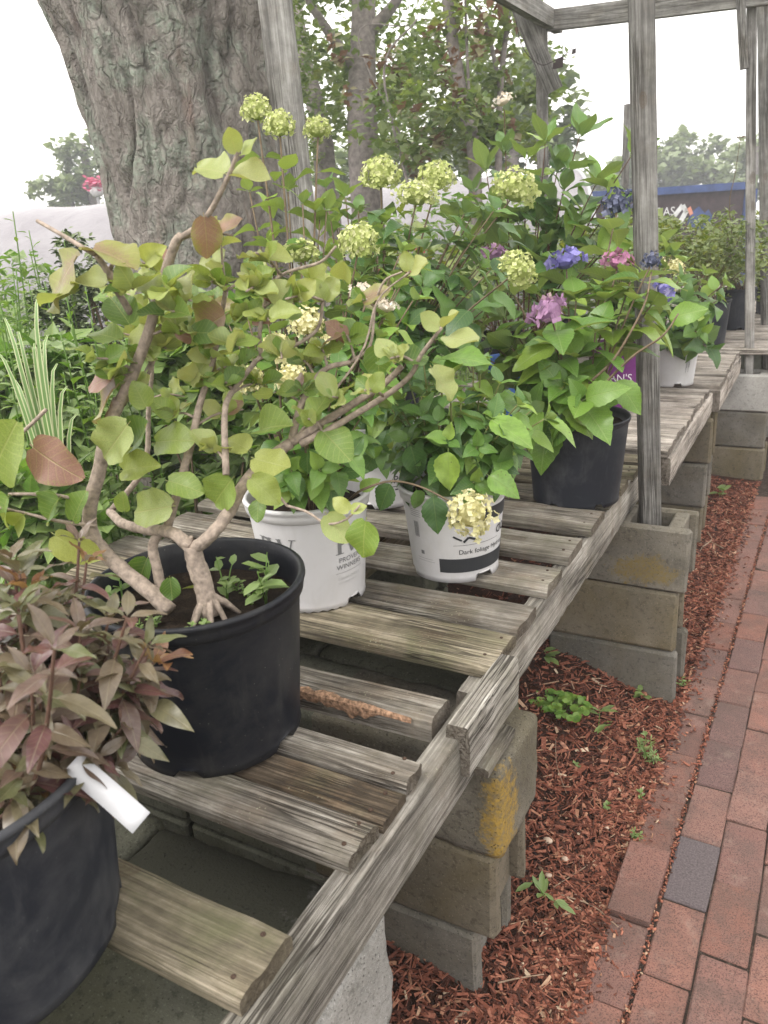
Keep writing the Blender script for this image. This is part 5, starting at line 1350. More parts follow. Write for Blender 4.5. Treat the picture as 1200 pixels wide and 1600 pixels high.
# one tall seed head on a thin stalk
sq = MB(); s0 = P3(1140, 330, 4.9); s1 = P3(1157, 216, 4.9)
s00 = Vector((-0.45, 5.2, 0.9)); tube(sq, [s00, s0, s0.lerp(s1, .5), s1], [.003, .0015], 5, 4, off=s00)
for k in range(14):
    a = k * .9; d = Vector((math.cos(a), math.sin(a), .4)) * .02; sq.add([s1 - s00, s1 - s00 + d + Vector((0, 0, .004)), s1 - s00 + d * 1.1, s1 - s00 + d - Vector((0, 0, .006))], [(0, 1, 2, 3)])
tag(sq.build('seed_head', STEM_BROWN, None, True, s00), 'single brown seed head on a tall thin stalk against the sky', 'seed head')

# --- the big old tree
def m_bark():
    t = NT('old_tree_bark'); tc = t.new('TexCoord'); v = tc.outputs['Object']
    mp = t.new('Mapping', Scale=(9, 9, 2.2)); t.set(mp.inputs['Vector'], v)
    n1 = t.noise(mp.outputs[0], 2.2, 8, 0.7, 0.8); n2 = t.noise(v, 5.5, 5, .65); n3 = t.noise(v, 60, 4, .7)
    mp2 = t.new('Mapping', Scale=(34, 34, 11)); t.set(mp2.inputs['Vector'], v); n4 = t.noise(mp2.outputs[0], 1.6, 5, .7, .8)
    n1 = t.math('ADD', t.math('MULTIPLY', n1, .55), t.math('MULTIPLY', n4, .45))
    c = t.ramp(n1, [(0.30, (0.085, 0.072, 0.064)), (0.42, (0.18, 0.158, 0.142)), (0.55, (0.26, 0.235, 0.213)), (0.68, (0.34, 0.315, 0.285))])
    c = t.mix(t.math('MULTIPLY', t.ramp(n2, [(0.48, 0.0), (0.60, 1.0)]), t.ramp(n3, [(0.38, 0.2), (0.55, 0.75)])), c, (0.25, 0.29, 0.235))
    c = t.mix(t.ramp(t.noise(mp.outputs[0], 1.0, 3), [(0.60, 0.0), (0.72, 0.5)]), c, (0.20, 0.125, 0.10))
    wv_ = t.new('TexNoise', Scale=7.0, Detail=4.0); t.set(wv_.inputs['Vector'], v)
    dv_ = t.new('VectorMath', {'operation': 'MULTIPLY_ADD'}); t.set(dv_.inputs[0], wv_.outputs['Color']); t.set(dv_.inputs[1], (.16, .16, .5)); t.set(dv_.inputs[2], v)
    def crackle(sc, lo_, hi_):
        m_ = t.new('Mapping', Scale=sc); t.set(m_.inputs['Vector'], dv_); vv = t.new('TexVoronoi', {'feature': 'DISTANCE_TO_EDGE'}, Scale=1.0); t.set(vv.inputs['Vector'], m_.outputs[0])
        return t.ramp(vv.outputs['Distance'], [(lo_, 1.0), (hi_, 0.0)])
    fx = t.math('MAXIMUM', t.math('MULTIPLY', crackle((16, 16, 2.4), .015, .12), t.ramp(n2, [(0.36, .25), (0.6, 1.0)])), t.math('MULTIPLY', crackle((30, 30, 6), .01, .12), .35))
    c = t.mix(t.math('MULTIPLY', fx, .5), c, (0.045, 0.04, 0.038))
    n1 = t.math('SUBTRACT', n1, t.math('MULTIPLY', fx, .45))
    a = t.new('Attribute', {'attribute_name': 'rnd'}).outputs['Fac']
    c = t.mix(t.ramp(a, [(0.12, 0.85), (0.42, 0.0)]), c, (0.035, 0.03, 0.03))      # darker in the fissures of the relief
    return t.fin(c, 0.92, t.bump(t.math('ADD', n1, t.math('MULTIPLY', n3, .35)), .8, .025), .1)
BARK = m_bark()
TB = Vector((-2.29, 2.66, -0.09))
tree = tag(empty('old_tree', TB), 'huge old tree with fissured lichen-grey bark behind the leaning post', 'tree')
def trunk_mesh(path, nseg, nring, relief, seed, mat):
    """path: list of (centre, radius); bark plates and fissures are real relief"""
    q = MB(); vs = []; cc = []
    cs, rr = catmull([p for p, r in path], [r for p, r in path], max(2, nring // (len(path) - 1)))
    m = len(cs)
    for i, (c, r) in enumerate(zip(cs, rr)):
        for k in range(nseg):
            a = 2 * math.pi * k / nseg
            d = Vector((math.cos(a), math.sin(a), 0))
            s = Vector((math.cos(a) * r * 6.5, math.sin(a) * r * 6.5, c.z * 1.5 + seed))
            w1 = noise.noise(s * .6) * 1.2
            f = abs(noise.noise(s + Vector((w1, w1, 0)))) ; f2 = abs(noise.noise(s * 2.3 + Vector((5, w1, 1))))
            fis = min(1, f * 6.0); fis2 = min(1, f2 * 4.5)
            plate = noise.noise(Vector((s.x * 2.2, s.y * 2.2, c.z * 7 + seed))) + .6 * noise.noise(Vector((s.x * 5, s.y * 5, c.z * 17 + seed)))
            h = relief * ((fis - 1) * 1.0 + (fis2 - 1) * .45 + plate * .35) + r * 0.045 * noise.noise(Vector((math.cos(a) * 1.3, math.sin(a) * 1.3, c.z * .7 + seed)))
            vs.append(c + d * (r + h)); cc.append(min(1, .25 + .75 * fis * (.45 + .55 * fis2)))
    fs = [(i*nseg+k, i*nseg+(k+1) % nseg, (i+1)*nseg+(k+1) % nseg, (i+1)*nseg+k) for i in range(m - 1) for k in range(nseg)]
    q.add(vs, fs, c=cc)
    return q.mesh('trunk', mat, True)
tp = [((.02, 0, 0), .60), ((.02, 0, .35), .47), ((.01, 0, .8), .40), ((0.0, 0, 1.35), .365), ((-.01, 0, 1.75), .38), ((-.03, 0, 2.15), .42), ((-.06, 0, 2.5), .47), ((-.12, .05, 3.2), .46), ((-.1, .1, 4.0), .36)]
put('trunk', trunk_mesh([(Vector(p), r) for p, r in tp], 260, 340, .026, 3.3, BARK), tree)
for p1, p2, r in ((Vector((-.20, 0, 2.75)), Vector((-1.6, -.3, 4.9)), .26), (Vector((.1, .1, 3.1)), Vector((1.3, .6, 5.0)), .22), (Vector((-.1, .1, 3.6)), Vector((-.3, 1.2, 5.4)), .22)):
    put('limb', trunk_mesh([(p1, r), (p1.lerp(p2, .5) + Vector((0, 0, .1)), r * .75), (p2, r * .45)], 60, 40, .015, 1.1, BARK), tree)
q = MB()
leaf_cloud(q, (-.3, .5, 6.2), (3.2, 2.6, 1.5), 5200, .13, 60, .22, .3, .42, rs=random.Random(4), tri=True)
tag(q.build('crown', L_TREE, tree), kind='stuff')

# --- trees behind
BARK2 = m_plain('smooth_grey_bark', (0.20, 0.175, 0.165), .9, .35, 25, .1, .4)
def back_tree(name, label, stems, clouds, mat=L_TREE, dead=None, loc=None, group='trees behind the benches', bark=None, size=.1):
    o = tag(empty(name, loc), label, 'tree', group); q = MB()
    for pts, r0, r1 in stems: tube(q, pts, [r0, r1], 9, 6, .05, Vector(loc))
    q.build('trunk', bark or BARK2, o, True)
    q = MB()
    for c, rad, n, k in clouds: leaf_cloud(q, c, rad, n, size, k, .26, .25, .42, rs=random.Random(n + k))
    q.v = [tuple(Vector(v) - Vector(loc)) for v in q.v]
    tag(q.build('crown', mat, o), kind='stuff')
    if dead:
        q = MB()
        for c, rad, n, k in dead: leaf_cloud(q, c, rad, n, size * 1.1, k, .10, .2, .35, rs=random.Random(n))
        q.v = [tuple(Vector(v) - Vector(loc)) for v in q.v]
        tag(q.build('dead_leaves', L_DEAD, o), 'rust-brown withered leaves hanging in the crown', kind='stuff')
    return o
def A(u, v, d): return atd(u, v, d)
def foot(p): return Vector((p.x, p.y, -0.1))
t1 = A(570, 250, 7.2); l1 = foot(t1)
back_tree('maple_tree', 'green tree with a single grey trunk rising behind the lime flowers', [([l1, t1, A(566, 120, 7.2), A(568, 0, 7.2), A(560, -160, 7.2)], .17, .09), ([A(568, 60, 7.2), A(620, 0, 7.1), A(660, -80, 7.0)], .06, .03), ([A(566, 120, 7.2), A(500, 30, 7.0), A(450, -60, 7.0)], .05, .03)],
          [(A(570, 40, 7.2), (1.15, 1.0, .95), 3000, 52), (A(470, 60, 7.0), (.5, .6, .9), 900, 24)], loc=l1, size=.080)
t2 = A(508, 260, 8.5); l2 = foot(t2)
back_tree('slim_tree', 'slim leaning trunk with sparse leaves between the leaning post and the single grey trunk', [([l2, t2, A(495, 170, 8.5), A(472, 80, 8.5), A(455, -40, 8.5)], .14, .07)], [(A(500, 180, 8.5), (.9, .9, .9), 1400, 40)], loc=l2, size=.085)
t3 = A(742, 262, 6.0); l3 = foot(t3)
back_tree('vine_hung_tree', 'crooked thin dark tree hung with withered brown leaves', [([l3, t3, A(728, 180, 6.0), A(708, 70, 6.0), A(698, -20, 6.0), A(690, -120, 6.0)], .055, .04), ([A(738, 250, 6.0), A(729, 60, 5.95), A(726, -40, 5.95)], .014, .008),
          ([A(778, 300, 6.1), A(782, 140, 6.1), A(796, 15, 6.1)], .03, .018), ([A(782, 140, 6.1), A(760, 40, 6.1), A(735, 0, 6.1)], .02, .008), ([A(640, 300, 5.9), A(600, 110, 5.9), A(652, 30, 5.9)], .012, .006), ([A(660, 280, 6.0), A(560, 60, 6.0), A(640, 40, 6.0)], .008, .004)],
          [(A(735, 90, 6.2), (.75, .7, .75), 2000, 46), (A(780, 180, 6.4), (.38, .5, .45), 700, 22), (A(660, 200, 6.0), (.6, .5, .4), 600, 22)], dead=[(A(700, 110, 6.0), (.7, .5, .75), 420, 26), (A(600, 150, 6.2), (.9, .5, .6), 200, 14)], loc=l3, size=.075)
t4 = A(800, 330, 14); l4 = foot(t4)
back_tree('far_tree', 'leafy pale tree beyond the back corner post', [([l4, t4, A(800, 200, 14)], .2, .1)], [(A(800, 190, 14), (1.1, 1.0, 1.6), 1500, 30), (A(640, 240, 15), (3.0, 1.2, .7), 2200, 46)], mat=L_FAR, loc=l4, group='far trees on the skyline', size=.20)
def far_tree(u, v, d, rad, n, k, label, size):
    p = A(u, v, d); lo = foot(p)
    return back_tree('far_tree', label, [([lo, p, p + Vector((0, 0, rad[2] * .6))], .03 * d ** .5, .02 * d ** .5)], [(p, rad, n, k)], mat=L_FAR, loc=lo, group='far trees on the skyline', size=size)
far_tree(1065, 262, 30, (1.9, 1.9, 1.25), 2600, 40, 'round hazy tree on the skyline above the blue container', .30)
far_tree(1120, 275, 29, (1.4, 1.6, .8), 1300, 26, 'low hazy tree to the path side of the round skyline tree', .28)
far_tree(950, 280, 30, (2.2, 1.8, .7), 1600, 30, 'low hazy tree line behind the distant leaning pole', .28)
far_tree(1180, 262, 26, (1.0, 1.3, 1.1), 900, 22, 'dark skyline tree behind the thin far post', .26)
far_tree(135, 262, 22, (.55, .9, 1.05), 700, 20, 'thin airy tree beside the edge of the big trunk', .24)
far_tree(105, 295, 22, (1.1, 1.0, .45), 900, 20, 'low rounded tree above the white tunnel roof', .22)

# --- white poly tunnel
HD = Vector((right.x, right.y, 0)).normalized(); HN = Vector((-HD.y, HD.x, 0))
h0 = A(-260, 340, 10.5); h1 = A(925, 300, 10.5)
e1 = h1.dot(HD); e0 = h0.dot(HD); nb = h1.dot(HN)
def m_poly():
    t = NT('tunnel_film'); tc = t.new('TexCoord'); v = tc.outputs['Object']
    n = t.noise(v, 1.6, 6, .65, 1.5); n2 = t.noise(v, 9, 5, .7, 1.0)
    c = t.ramp(n, [(0.3, (0.185, 0.172, 0.185)), (0.7, (0.245, 0.232, 0.245))])
    c = t.mix(t.ramp(n2, [(0.6, 0), (0.75, .35)]), c, (0.16, 0.148, 0.16))
    return t.fin(c, .4, t.bump(t.math('ADD', n, t.math('MULTIPLY', n2, .4)), .5, .05), .4)
POLY = m_poly(); PIPE = m_plain('galvanised_pipe', (.35, .35, .36), .5)
HC = HD * ((e0 + e1) / 2) + HN * (nb + 1.4)
tun = tag(empty('poly_tunnel', (HC.x, HC.y, -0.09)), 'long low greenhouse tunnel under white plastic film', 'greenhouse')
half = (e1 - e0) / 2; RH, RW = 2.08, 1.75
q = MB(); vs_ = []; na, nl = 26, 40
for i in range(nl + 1):
    s = -half + 2 * half * i / nl; sag = 0.035 * abs(math.sin(math.pi * i * 9 / nl))
    for k in range(na + 1):
        a = math.pi * k / na; ca, sa = math.cos(a), math.sin(a)
        x = RW * math.copysign(abs(ca) ** .8, ca); z = RH * abs(sa) ** .75
        p = HD * s + HN * x * (1 - sag); vs_.append((p.x, p.y, z * (1 - sag * .4)))
q.add(vs_, [(i*(na+1)+k, (i+1)*(na+1)+k, (i+1)*(na+1)+k+1, i*(na+1)+k+1) for i in range(nl) for k in range(na)])
q.build('film', POLY, tun, True)
for e in (-half, half):
    q = MB(); vs_ = [(HD.x * (e * .998), HD.y * (e * .998), 0)]
    for k in range(na + 1):
        a = math.pi * k / na; ca, sa = math.cos(a), math.sin(a); p = HD * e * .998 + HN * RW * .985 * math.copysign(abs(ca) ** .8, ca); vs_.append((p.x, p.y, RH * .985 * abs(sa) ** .75))
    q.add(vs_, [(0, k + 1, k + 2) for k in range(na)]); q.build('end_film', POLY, tun)
    q = MB(); pts = [HD * e * 1.004 + HN * RW * math.copysign(abs(math.cos(math.pi * k / 12)) ** .8, math.cos(math.pi * k / 12)) + Vector((0, 0, RH * abs(math.sin(math.pi * k / 12)) ** .75)) for k in range(13)]
    tube(q, pts, [.03] * 13, 7, 3); q.build('hoop', PIPE, tun, True)

# --- blue steel container with lettering
BLUE = m_plain('chipped_blue_paint', (0.035, 0.062, 0.17), .6, .35, 6, .3); RUSTP = m_plain('rust_brown_panel', (0.05, 0.034, 0.036), .85, .4, 8, .2, .3)
WPAINT = m_plain('white_lettering', (0.62, 0.62, 0.62), .7, .15, 10); OPAINT = m_plain('orange_mark', (0.60, 0.24, 0.16), .7, .15)
ka = A(930, 299, 13.0); kb = A(1165, 276, 13.4); kx = Vector((kb.x - ka.x, kb.y - ka.y, 0)); KL = kx.length; kx.normalize(); kn = Vector((kx.y, -kx.x, 0))
if kn.dot(fwd) > 0: kn = -kn
KB = Vector((ka.x, ka.y, -.09)); KH = ka.z + .09
kon = tag(empty('steel_container', KB), 'rust-brown and blue steel container with white lettering', 'container')
def kbox(name, s0, s1, n0, n1, z0, z1, mat):
    q = MB(); vs = [kx * s + kn * n + Vector((0, 0, z)) for z in (z0, z1) for s, n in ((s0, n0), (s1, n0), (s1, n1), (s0, n1))]
    q.add(vs, [(3, 2, 1, 0), (4, 5, 6, 7), (0, 1, 5, 4), (1, 2, 6, 5), (2, 3, 7, 6), (3, 0, 4, 7)])
    return q.build(name, mat, kon)
kbox('wall', -.4, KL, -2.2, 0, 0, KH - .12, RUSTP)
kbox('top_rail', -.45, KL + .05, -2.25, .06, KH - .12, KH, BLUE)
kbox('corner_post', KL + .002, KL + .22, -2.2, .05, 0, KH - .12, BLUE)
def kprint(name, polys, s, z, mat, n=.004):
    q = MB()
    for vs, fs in polys: q.add([kx * (s + a) + kn * n + Vector((0, 0, z + b_)) for a, b_ in vs], fs)
    return q.build(name, mat, kon)
pxm = 13.2 / FPX
kprint('lettering', [text('WAS TU', .20, 0, 0)], (945 - 930) * pxm, KH - .50, WPAINT)
kprint('lettering', [text('OAS', .20, 0, 0)], (1030 - 930) * pxm, KH - .46, WPAINT)
kprint('lettering', [stroke([(.0, -.18), (.12, -.28), (.34, .08)], .09), stroke([(.10, -.02), (.24, .14), (.34, 0)], .08)], (1056 - 930) * pxm, KH - .45, WPAINT)
kprint('lettering', [stroke([(.36, .10), (.42, -.02)], .07)], (1056 - 930) * pxm, KH - .45, OPAINT, .006)
kprint('paint_patch', [([(0, 0), (.2, -.03), (.42, 0), (.46, .18), (.36, .30), (.3, .24), (.18, .36), (.04, .26), (-.02, .12)], [(0, 1, 2, 3, 4, 5, 6, 7, 8)])], (1090 - 930) * pxm, KH - .70, BLUE)

# --- hanging flowers beyond the tunnel, red things behind the lime heads
def flower_bunch(name, p, r, mat, label, n=60, cat='flowers'):
    q = MB(); rs = random.Random(n)
    for k in range(n):
        d = Vector((rs.gauss(0, .5), rs.gauss(0, .5), rs.gauss(.2, .4))) * r; s = r * .22
        a = rs.uniform(0, 6); e = Vector((math.cos(a), math.sin(a), .4)) * s; f = Vector((-math.sin(a), math.cos(a), .2)) * s
        q.add([d - e, d - f, d + e, d + f], [(0, 1, 2, 3)], c=rs.random())
    return tag(q.build(name, mat, None, False, p), label, cat)
bp = A(150, 292, 15.5)
bk = tag(empty('flower_basket', (bp.x, bp.y, -.09)), 'white basket of pink flowers on a pole beyond the tunnel', 'basket')
q = MB(); tube(q, [Vector((0, 0, 0)), Vector((0, 0, bp.z - .05))], .03, 8, 2); q.build('pole', PIPE, bk)
q = MB(); lathe(q, [(.02, -.10), (.10, -.08), (.13, 0), (.12, .08), (.05, .09)], 20); q.build('basket', WHITEP, bk, True, (0, 0, bp.z))
q = MB(); rs = random.Random(2)
for k in range(160):
    d = Vector((rs.gauss(0, .10), rs.gauss(0, .10), .15 + rs.gauss(0, .06))); a = rs.uniform(0, 6); e = Vector((math.cos(a), math.sin(a), .4)) * .05; f = Vector((-math.sin(a), math.cos(a), .2)) * .05
    q.add([d - e, d - f, d + e, d + f], [(0, 1, 2, 3)], c=rs.random())
q.build('blossoms', F_ROSE, bk, False, (0, 0, bp.z))
# red-leaved bush on the ground behind the bench
rp = foot(A(640, 350, 3.9))
rb2 = tag(empty('red_bush', rp), 'small red-flowering bush glimpsed behind the lime mop-heads', 'bush')
q = MB(); leaf_cloud(q, Vector((0, 0, 1.05)), (.3, .3, .28), 500, .06, 14, .3, .3, .35); q.build('foliage', L_SMALL, rb2)['kind'] = 'stuff'
q = MB(); leaf_cloud(q, Vector((-.02, 0, 1.27)), (.16, .14, .10), 110, .05, 5, .3, .2, .4); q.build('blossoms', F_RED, rb2)
q = MB()
for k in range(5): tube(q, [Vector((0, 0, 0)), Vector((random.uniform(-.1, .1), random.uniform(-.1, .1), .6)), Vector((random.uniform(-.2, .2), random.uniform(-.2, .2), 1.15))], [.01, .004], 5, 3)
q.build('stem', STEM_BROWN, rb2)

# --- evergreen and tall weeds behind the bench
ev = foot(A(150, 480, 3.2)); evo = tag(empty('evergreen_shrub', ev), 'dark dense evergreen shrub at the foot of the big trunk', 'shrub')
q = MB()
for (u, v, rx, rz_, n) in ((150, 520, .24, .26, 2200), (140, 430, .17, .16, 1000), (110, 560, .2, .2, 900)):
    c = A(u, v, 3.2) - ev; leaf_cloud(q, c, (rx, rx, rz_), n, .035, 22, .3, .4, .28, rs=random.Random(n))
q.build('foliage', L_BOX, evo)['kind'] = 'stuff'
q = MB()
for k in range(6): tube(q, [Vector((0, 0, 0)), Vector((random.uniform(-.08, .08), random.uniform(-.08, .08), .4)), A(random.uniform(110, 180), random.uniform(430, 560), 3.2) - ev], [.014, .005], 6, 3)
q.build('stem', STEM_BROWN, evo)
def tall_weed(p, top, label, n=26, size=.06, leafw=.16, mat=None, group='tall weeds behind the benches', rnd=(.3, .9)):
    q = MB(); p = Vector(p); top = Vector(top); D = top - p
    mid = D * .5 + Vector((random.uniform(-.05, .05), random.uniform(-.05, .05), 0))
    P, _ = catmull([Vector((0, 0, 0)), mid, D], [1, 1, 1], 8)
    tube(q, [Vector((0, 0, 0)), mid, D], [.005, .002], 5, 8, c=.35)
    for k in range(n):
        t = .3 + .7 * k / n; i = min(len(P) - 2, int(t * (len(P) - 1))); b0 = P[i].lerp(P[i+1], t * (len(P) - 1) - i)
        az = k * 2.4 + random.uniform(-.4, .4); el = random.uniform(.0, .8); d = Vector((math.cos(az) * math.cos(el), math.sin(az) * math.cos(el), math.sin(el))); s = d.cross(Vector((0, 0, 1))).normalized(); up = s.cross(d)
        L = size * random.uniform(.7, 1.25) * (1.15 - .6 * t); W = L * leafw; c = random.uniform(*rnd)
        q.add([b0, b0 + d*L*.4 + s*W + up*W*.4, b0 + d*L*.8 + s*W*.6, b0 + d*L - up*L*.12, b0 + d*L*.8 - s*W*.6, b0 + d*L*.4 - s*W + up*W*.4, b0 + d*L*.45],
              [(0, 6, 1), (1, 6, 2), (2, 6, 3), (3, 6, 4), (4, 6, 5), (5, 6, 0)], [(.5, 0), (.8, .4), (.7, .8), (.5, 1), (.3, .8), (.2, .4), (.5, .45)], c)
    return tag(q.build('tall_weed', mat or L_WEED, None, True, p), label, 'weed', group)
wl_ = 'leafy green weed stalk growing behind the bench beside the big trunk'
for k in range(46):
    u = random.uniform(-60, 210); dpt = random.uniform(1.9, 3.1)
    v = random.uniform(430, 660) - (90 if u < 60 else 0) * random.random()
    t = A(u, v, dpt); b0 = Vector((t.x + random.uniform(-.08, .08), t.y + random.uniform(-.08, .08), -.09))
    if b0.x > -1.62: b0.x = -1.62 - random.uniform(0, .1)
    if (Vector((b0.x, b0.y, 0)) - Vector((TB.x, TB.y, 0))).length < .62: continue
    tall_weed(b0, t, wl_, 40, random.choice((.055, .075, .09)), random.choice((.14, .2, .3)))
for (u, v, dpt) in ((20, 330, 2.6), (45, 360, 2.9), (25, 420, 2.4), (100, 375, 3.0)):
    t = A(u, v, dpt); tall_weed(Vector((t.x - .05, t.y, -.09)), t, 'tallest thin weed stalks reaching up before the white tunnel', 34, .06, .16, group='tallest weeds')
for k in range(30):                                             # weeds seen through the shrubs behind the bench
    u = random.uniform(230, 720); dpt = random.uniform(2.6, 3.6); t = A(u, random.uniform(470, 620), dpt); b0 = Vector((min(t.x, -1.62), t.y, -.09)); t.x = min(t.x, -1.6)
    if (Vector((b0.x, b0.y, 0)) - Vector((TB.x, TB.y, 0))).length < .6: continue
    tall_weed(b0, t, 'bright weed behind the bench between the shrub stems', 40, .09, .2, group='weeds behind the shrubs')
# variegated grass
vgp = A(75, 720, 1.9); vgp.z = -.06; vg = tag(empty('striped_grass', vgp), 'clump of cream-striped arching grass blades behind the bench', 'grass clump')
def m_stripe():
    t = NT('striped_blade'); uv = t.new('UVMap'); sx = t.new('SeparateXYZ'); t.set(sx.inputs[0], uv)
    a = t.math('ABSOLUTE', t.math('SUBTRACT', sx.outputs[0], .5))
    c = t.ramp(a, [(.24, (0.11, 0.20, 0.05)), (.34, (0.38, 0.41, 0.22))])
    return t.fin(c, .5)
STR = m_stripe()
for k, (u, v) in enumerate([(5, 505), (30, 525), (72, 470), (84, 530), (100, 575), (20, 600), (118, 610), (60, 545), (135, 650), (-10, 560)]):
    t = A(u, v, 1.9 + random.uniform(-.1, .1)) - vgp; q = MB(); vs_ = []; uv_ = []
    m = Vector((t.x * .1, t.y * .1, t.z * 1.12)); n_ = 10; sd3 = right
    for i in range(n_ + 1):
        f = i / n_; p = (1-f)**2 * Vector((random.uniform(-.01, .01), 0, 0)) + 2*f*(1-f)*m + f*f*t; wd = .0085 * (1 - f ** 2.2) + .0006
        vs_ += [p - sd3 * wd, p + fwd * wd * .35, p + sd3 * wd]; uv_ += [(0, f), (.5, f), (1, f)]
    q.add(vs_, [(3*i+j, 3*i+j+1, 3*i+j+4, 3*i+j+3) for i in range(n_) for j in (0, 1)], uv_); q.build('blade', STR, vg, True)
# grass on the ground behind
rs = random.Random(9); q = MB()
for k in range(9000):
    x = -1.68 - rs.expovariate(.9); y = rs.uniform(-.2, 9)
    if x < -7: continue
    h = rs.uniform(.08, .34) * (1 if x > -3 else .7); a = rs.uniform(0, 6.28); l = Vector((math.cos(a), math.sin(a), 0)) * h * rs.uniform(.1, .55); s = Vector((-math.sin(a), math.cos(a), 0)) * rs.uniform(.002, .005)
    b0 = Vector((x, y, -.092)); c = rs.random()
    q.add([b0 - s, b0 + s, b0 + l * .4 + Vector((0, 0, h * .65)) + s * .8, b0 + l * .4 + Vector((0, 0, h * .65)) - s * .8, b0 + l + Vector((0, 0, h))], [(0, 1, 2, 3), (3, 2, 4)], c=c)
tag(q.build('long_grass', L_WEED), 'rough long grass on the ground behind the benches', 'grass', kind='stuff')
# low greenery between the benches and the tunnel
for k, (u, v, dpt, rx, rz_, n, lab) in enumerate([(330, 520, 4.2, .55, .32, 900, 'leafy undergrowth behind the bench at the near side of the tunnel'), (560, 420, 5.2, .8, .35, 1100, 'undergrowth before the tunnel wall under the single grey trunk'),
                                   (760, 400, 5.5, .8, .4, 1100, 'undergrowth under the crooked thin dark tree'), (1000, 420, 8.5, 1.2, .25, 800, 'bushy growth at the foot of the blue container'), (20, 520, 4.8, .7, .4, 900, 'bushy weeds before the near end of the tunnel'), (60, 640, 2.5, .30, .22, 1200, 'leafy weeds around the striped grass'), (40, 800, 2.0, .22, .18, 900, 'low leafy weeds behind the bench end'), (230, 650, 2.9, .3, .25, 900, 'leafy weeds at the foot of the evergreen shrub'), (330, 560, 2.35, .30, .20, 1300, 'bright leafy weeds in front of the big trunk'), (420, 620, 2.3, .25, .2, 900, 'bright weeds between the big trunk and the leaning post')]):
    c = A(u, v, dpt); lo = Vector((c.x, c.y, -.09)); o = tag(empty('undergrowth', lo), lab, 'undergrowth', 'undergrowth behind the benches'); q = MB()
    leaf_cloud(q, c - lo, (rx, rx * .6, rz_), n, .08, 26, .3, .2, .3, rs=random.Random(n + k)); leaf_cloud(q, Vector((0, 0, (c.z + .09) * .45)), (rx, rx * .6, (c.z + .1) * .4), n // 2, .09, 18, .3, .2, .25, rs=random.Random(n + k + 7))
    q.build('foliage', L_WEED, o)['kind'] = 'stuff'
    q = MB()
    for j in range(8): tube(q, [Vector((random.uniform(-rx, rx) * .5, random.uniform(-.2, .2), 0)), Vector((random.uniform(-rx, rx) * .7, random.uniform(-.2, .2), c.z))], [.008, .003], 5, 2)
    q.build('stem', STEM_BROWN, o)

# ------------------------------------------------------------------ weeds and bits in the mulch bed
random.seed(77)
GB2 = 'weeds in the mulch bed'
def bedpt(u, v):
    p = atz(u, v, .02)
    for _ in range(4): p = atz(u, v, gh(p.x, p.y) + .004)
    return p
for (u, v, h, n, sz, st, lw, lab) in [(856, 1030, .05, 5, .040, 2, .26, 'star-shaped weed on the mulch below the bench rail'), (935, 1140, .06, 4, .05, 2, .15, 'narrow-leaved weed beside the round-leaved clump'),
                             (1007, 1090, .035, 5, .026, 2, .28, 'small weed at the foot of the sunken grey block'), (1008, 1168, .03, 4, .022, 2, .3, 'two-leaved seedling near the edge bricks'), (1016, 1190, .055, 20, .020, 5, .10, 'ferny weed lying across the edge bricks'), (856, 1408, .05, 5, .042, 2, .16, 'spiky weed rosette alone in the near mulch'),
                             (992, 1318, .03, 12, .014, 3, .14, 'feathery tuft between mulch and bricks'), (905, 1200, .02, 4, .015, 2, .3, 'tiny bright seedling in the mulch'), (945, 1262, .02, 4, .015, 2, .25, 'tiny seedling beside the dark edge brick'), (1125, 778, .06, 4, .05, 2, .3, 'broad two-leaved weed beside the second bench stack'),
                             (1068, 1075, .025, 8, .014, 3, .3, 'pale moss-like weed at the block corner'), (800, 1060, .09, 5, .04, 3, .35, 'shaded weed under the splintered rail'), (1003, 1250, .02, 4, .014, 2, .25, 'little weed at the mulch edge'), (810, 1150, .06, 5, .03, 3, .4, 'leafy weed beside the mustard lichen block')]:
    weed('bed_weed', bedpt(u, v), lab, h, n, sz, cat='weed', group=GB2, stems=st, leafw=lw, flat=.7)
cq = MB(); cp = bedpt(876, 1112)
for k in range(105):
    a = random.uniform(0, 6.28); r = .080 * math.sqrt(random.random()); tip = Vector((r * math.cos(a) * 1.15, r * math.sin(a) * .8, .018 + .035 * random.random() * (1.2 - r / .075)))
    tube(cq, [Vector((tip.x * .5, tip.y * .5, -.003)), tip * .8, tip], [.0008, .0006], 3, 2, c=.6)
    n_ = Vector((random.gauss(0, .35), random.gauss(0, .35) - .2, 1)).normalized(); tx = n_.orthogonal().normalized(); ty = n_.cross(tx); rr = random.uniform(.0075, .0125); c = random.uniform(.55, 1)
    cq.add([tip] + [tip + tx * rr * math.cos(i * .785) + ty * rr * math.sin(i * .785) + n_ * rr * .18 for i in range(8)], [(0, i + 1, (i + 1) % 8 + 1) for i in range(8)], [(.5, .5)] + [(.5 + .4 * math.cos(i * .785), .5 + .4 * math.sin(i * .785)) for i in range(8)], c)
tag(cq.build('bed_weed', L_WEED, None, True, cp), 'round-leaved weed clump spreading over the mulch', 'weed', GB2)
tall_weed(bedpt(1160, 725), bedpt(1160, 725) + Vector((.02, .02, .26)), 'tall single weed with pointed leaves before the far block stack', 14, .07, .16, group=GB2)
CH = m_plain('pale_wood_chip', (.40, .20, .13), .8, .35, 90, .2, .3); ST = m_plain('dry_twig', (.27, .19, .13), .85, .3, 90)
def chip(u, v, L, W, rz, lab, mat=CH, T=.006):
    q = MB(); cbox(q, (-L/2, -W/2, 0), (L/2, W/2, T), T * .35, .0012); p = bedpt(u, v)
    o = q.build('wood_chip', mat, None, False, p); o.rotation_euler = (random.uniform(-.1, .1), random.uniform(-.1, .1), rz); return tag(o, lab, 'wood chip', 'loose pieces on the mulch')
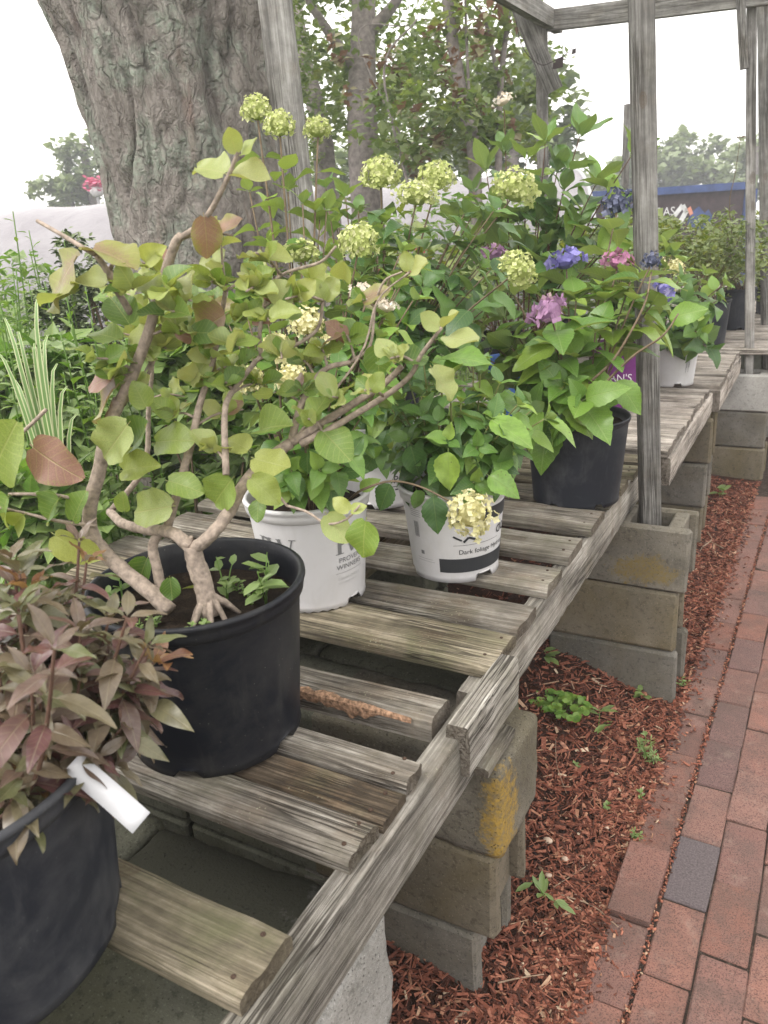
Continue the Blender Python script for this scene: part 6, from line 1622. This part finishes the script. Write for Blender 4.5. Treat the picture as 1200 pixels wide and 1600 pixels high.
chip(922, 1468, .042, .014, 1.15, 'thick red and white wood chip beside the near edge bricks'); chip(725, 1585, .05, .008, 1.2, 'split pale stake tip in the mulch at the near block stack', ST)
chip(940, 1190, .03, .010, .3, 'red wood chip beside the ferny weed'); chip(1020, 1182, .034, .008, .1, 'thin red chip on the edge brick near the ferny weed'); chip(880, 1165, .04, .012, 2.3, 'broad red chip below the round-leaved weed clump'); chip(1112, 1050, .03, .006, 2.9, 'curled tan sliver on the edge brick by the block corner', ST)
def twig(pts, r, lab):
    P = [bedpt(u, v) + Vector((0, 0, .004 + .008 * random.random())) for u, v in pts]; q = MB(); tube(q, P, [r, r * .6], 6, 4, .1, P[0]); tag(q.build('twig', ST, None, True, P[0]), lab, 'twig', 'dry twigs on the mulch')
twig([(870, 1400), (925, 1420), (960, 1450), (975, 1458)], .0016, 'long dry twig reaching onto the raised edge brick'); twig([(865, 1390), (910, 1360), (930, 1350)], .0013, 'thin twig above the spiky weed rosette'); twig([(778, 1542), (810, 1535), (850, 1528)], .0018, 'straight dry twig near the pale stake tip')
twig([(868, 1160), (870, 1200), (885, 1245)], .0012, 'pale grass stalk hanging below the round-leaved weeds'); twig([(1098, 858), (1112, 845), (1105, 835)], .003, 'forked stick on the mulch beside the second bench'); twig([(1130, 860), (1105, 848), (1090, 870)], .0025, 'short stick lying by the forked stick')
PEB = m_plain('pale_pebble', (.50, .38, .29), .7, .2, 60)
for k, (u, v, r) in enumerate([(883, 1344, .010), (857, 1369, .009), (948, 1294, .007), (856, 1315, .012), (870, 1500, .006), (1060, 1062, .006), (1030, 1010, .005), (900, 1400, .005)]):
    q = MB(); vs_ = [];
    for j in range(6):
        for i in range(8):
            a = 2*math.pi*i/8; f = math.pi*j/5; w_ = 1 + .18 * noise.noise(Vector((i, j, k))); vs_.append((r*w_*math.sin(f)*math.cos(a), r*.8*w_*math.sin(f)*math.sin(a), r*.5*math.cos(f)))
    q.add(vs_, [(j*8+i, (j+1)*8+i, (j+1)*8+(i+1) % 8, j*8+(i+1) % 8) for j in range(5) for i in range(8)])
    tag(q.build('pebble', PEB, None, True, bedpt(u, v) + Vector((0, 0, r * .3))), 'small pale pebble lying on the red mulch', 'pebble', 'pebbles on the mulch')

# ------------------------------------------------------------------ added thin haze, standing in for veiling lens glare
hz = MB(); hz.box((-71, -31, -1.1), (51, 91, 9.4))
hm = bpy.data.materials.new('glare_haze'); hm.use_nodes = True; hn = hm.node_tree.nodes
hn.remove(hn['Principled BSDF']); pv_ = hn.new('ShaderNodeVolumePrincipled')
pv_.inputs['Color'].default_value = (0.90, 0.91, 0.96, 1); pv_.inputs['Density'].default_value = 0.0075; pv_.inputs['Anisotropy'].default_value = 0.2
hm.node_tree.links.new(pv_.outputs[0], hn['Material Output'].inputs['Volume'])
tag(hz.build('haze', hm), 'thin milky haze in the air', 'haze', kind='stuff')
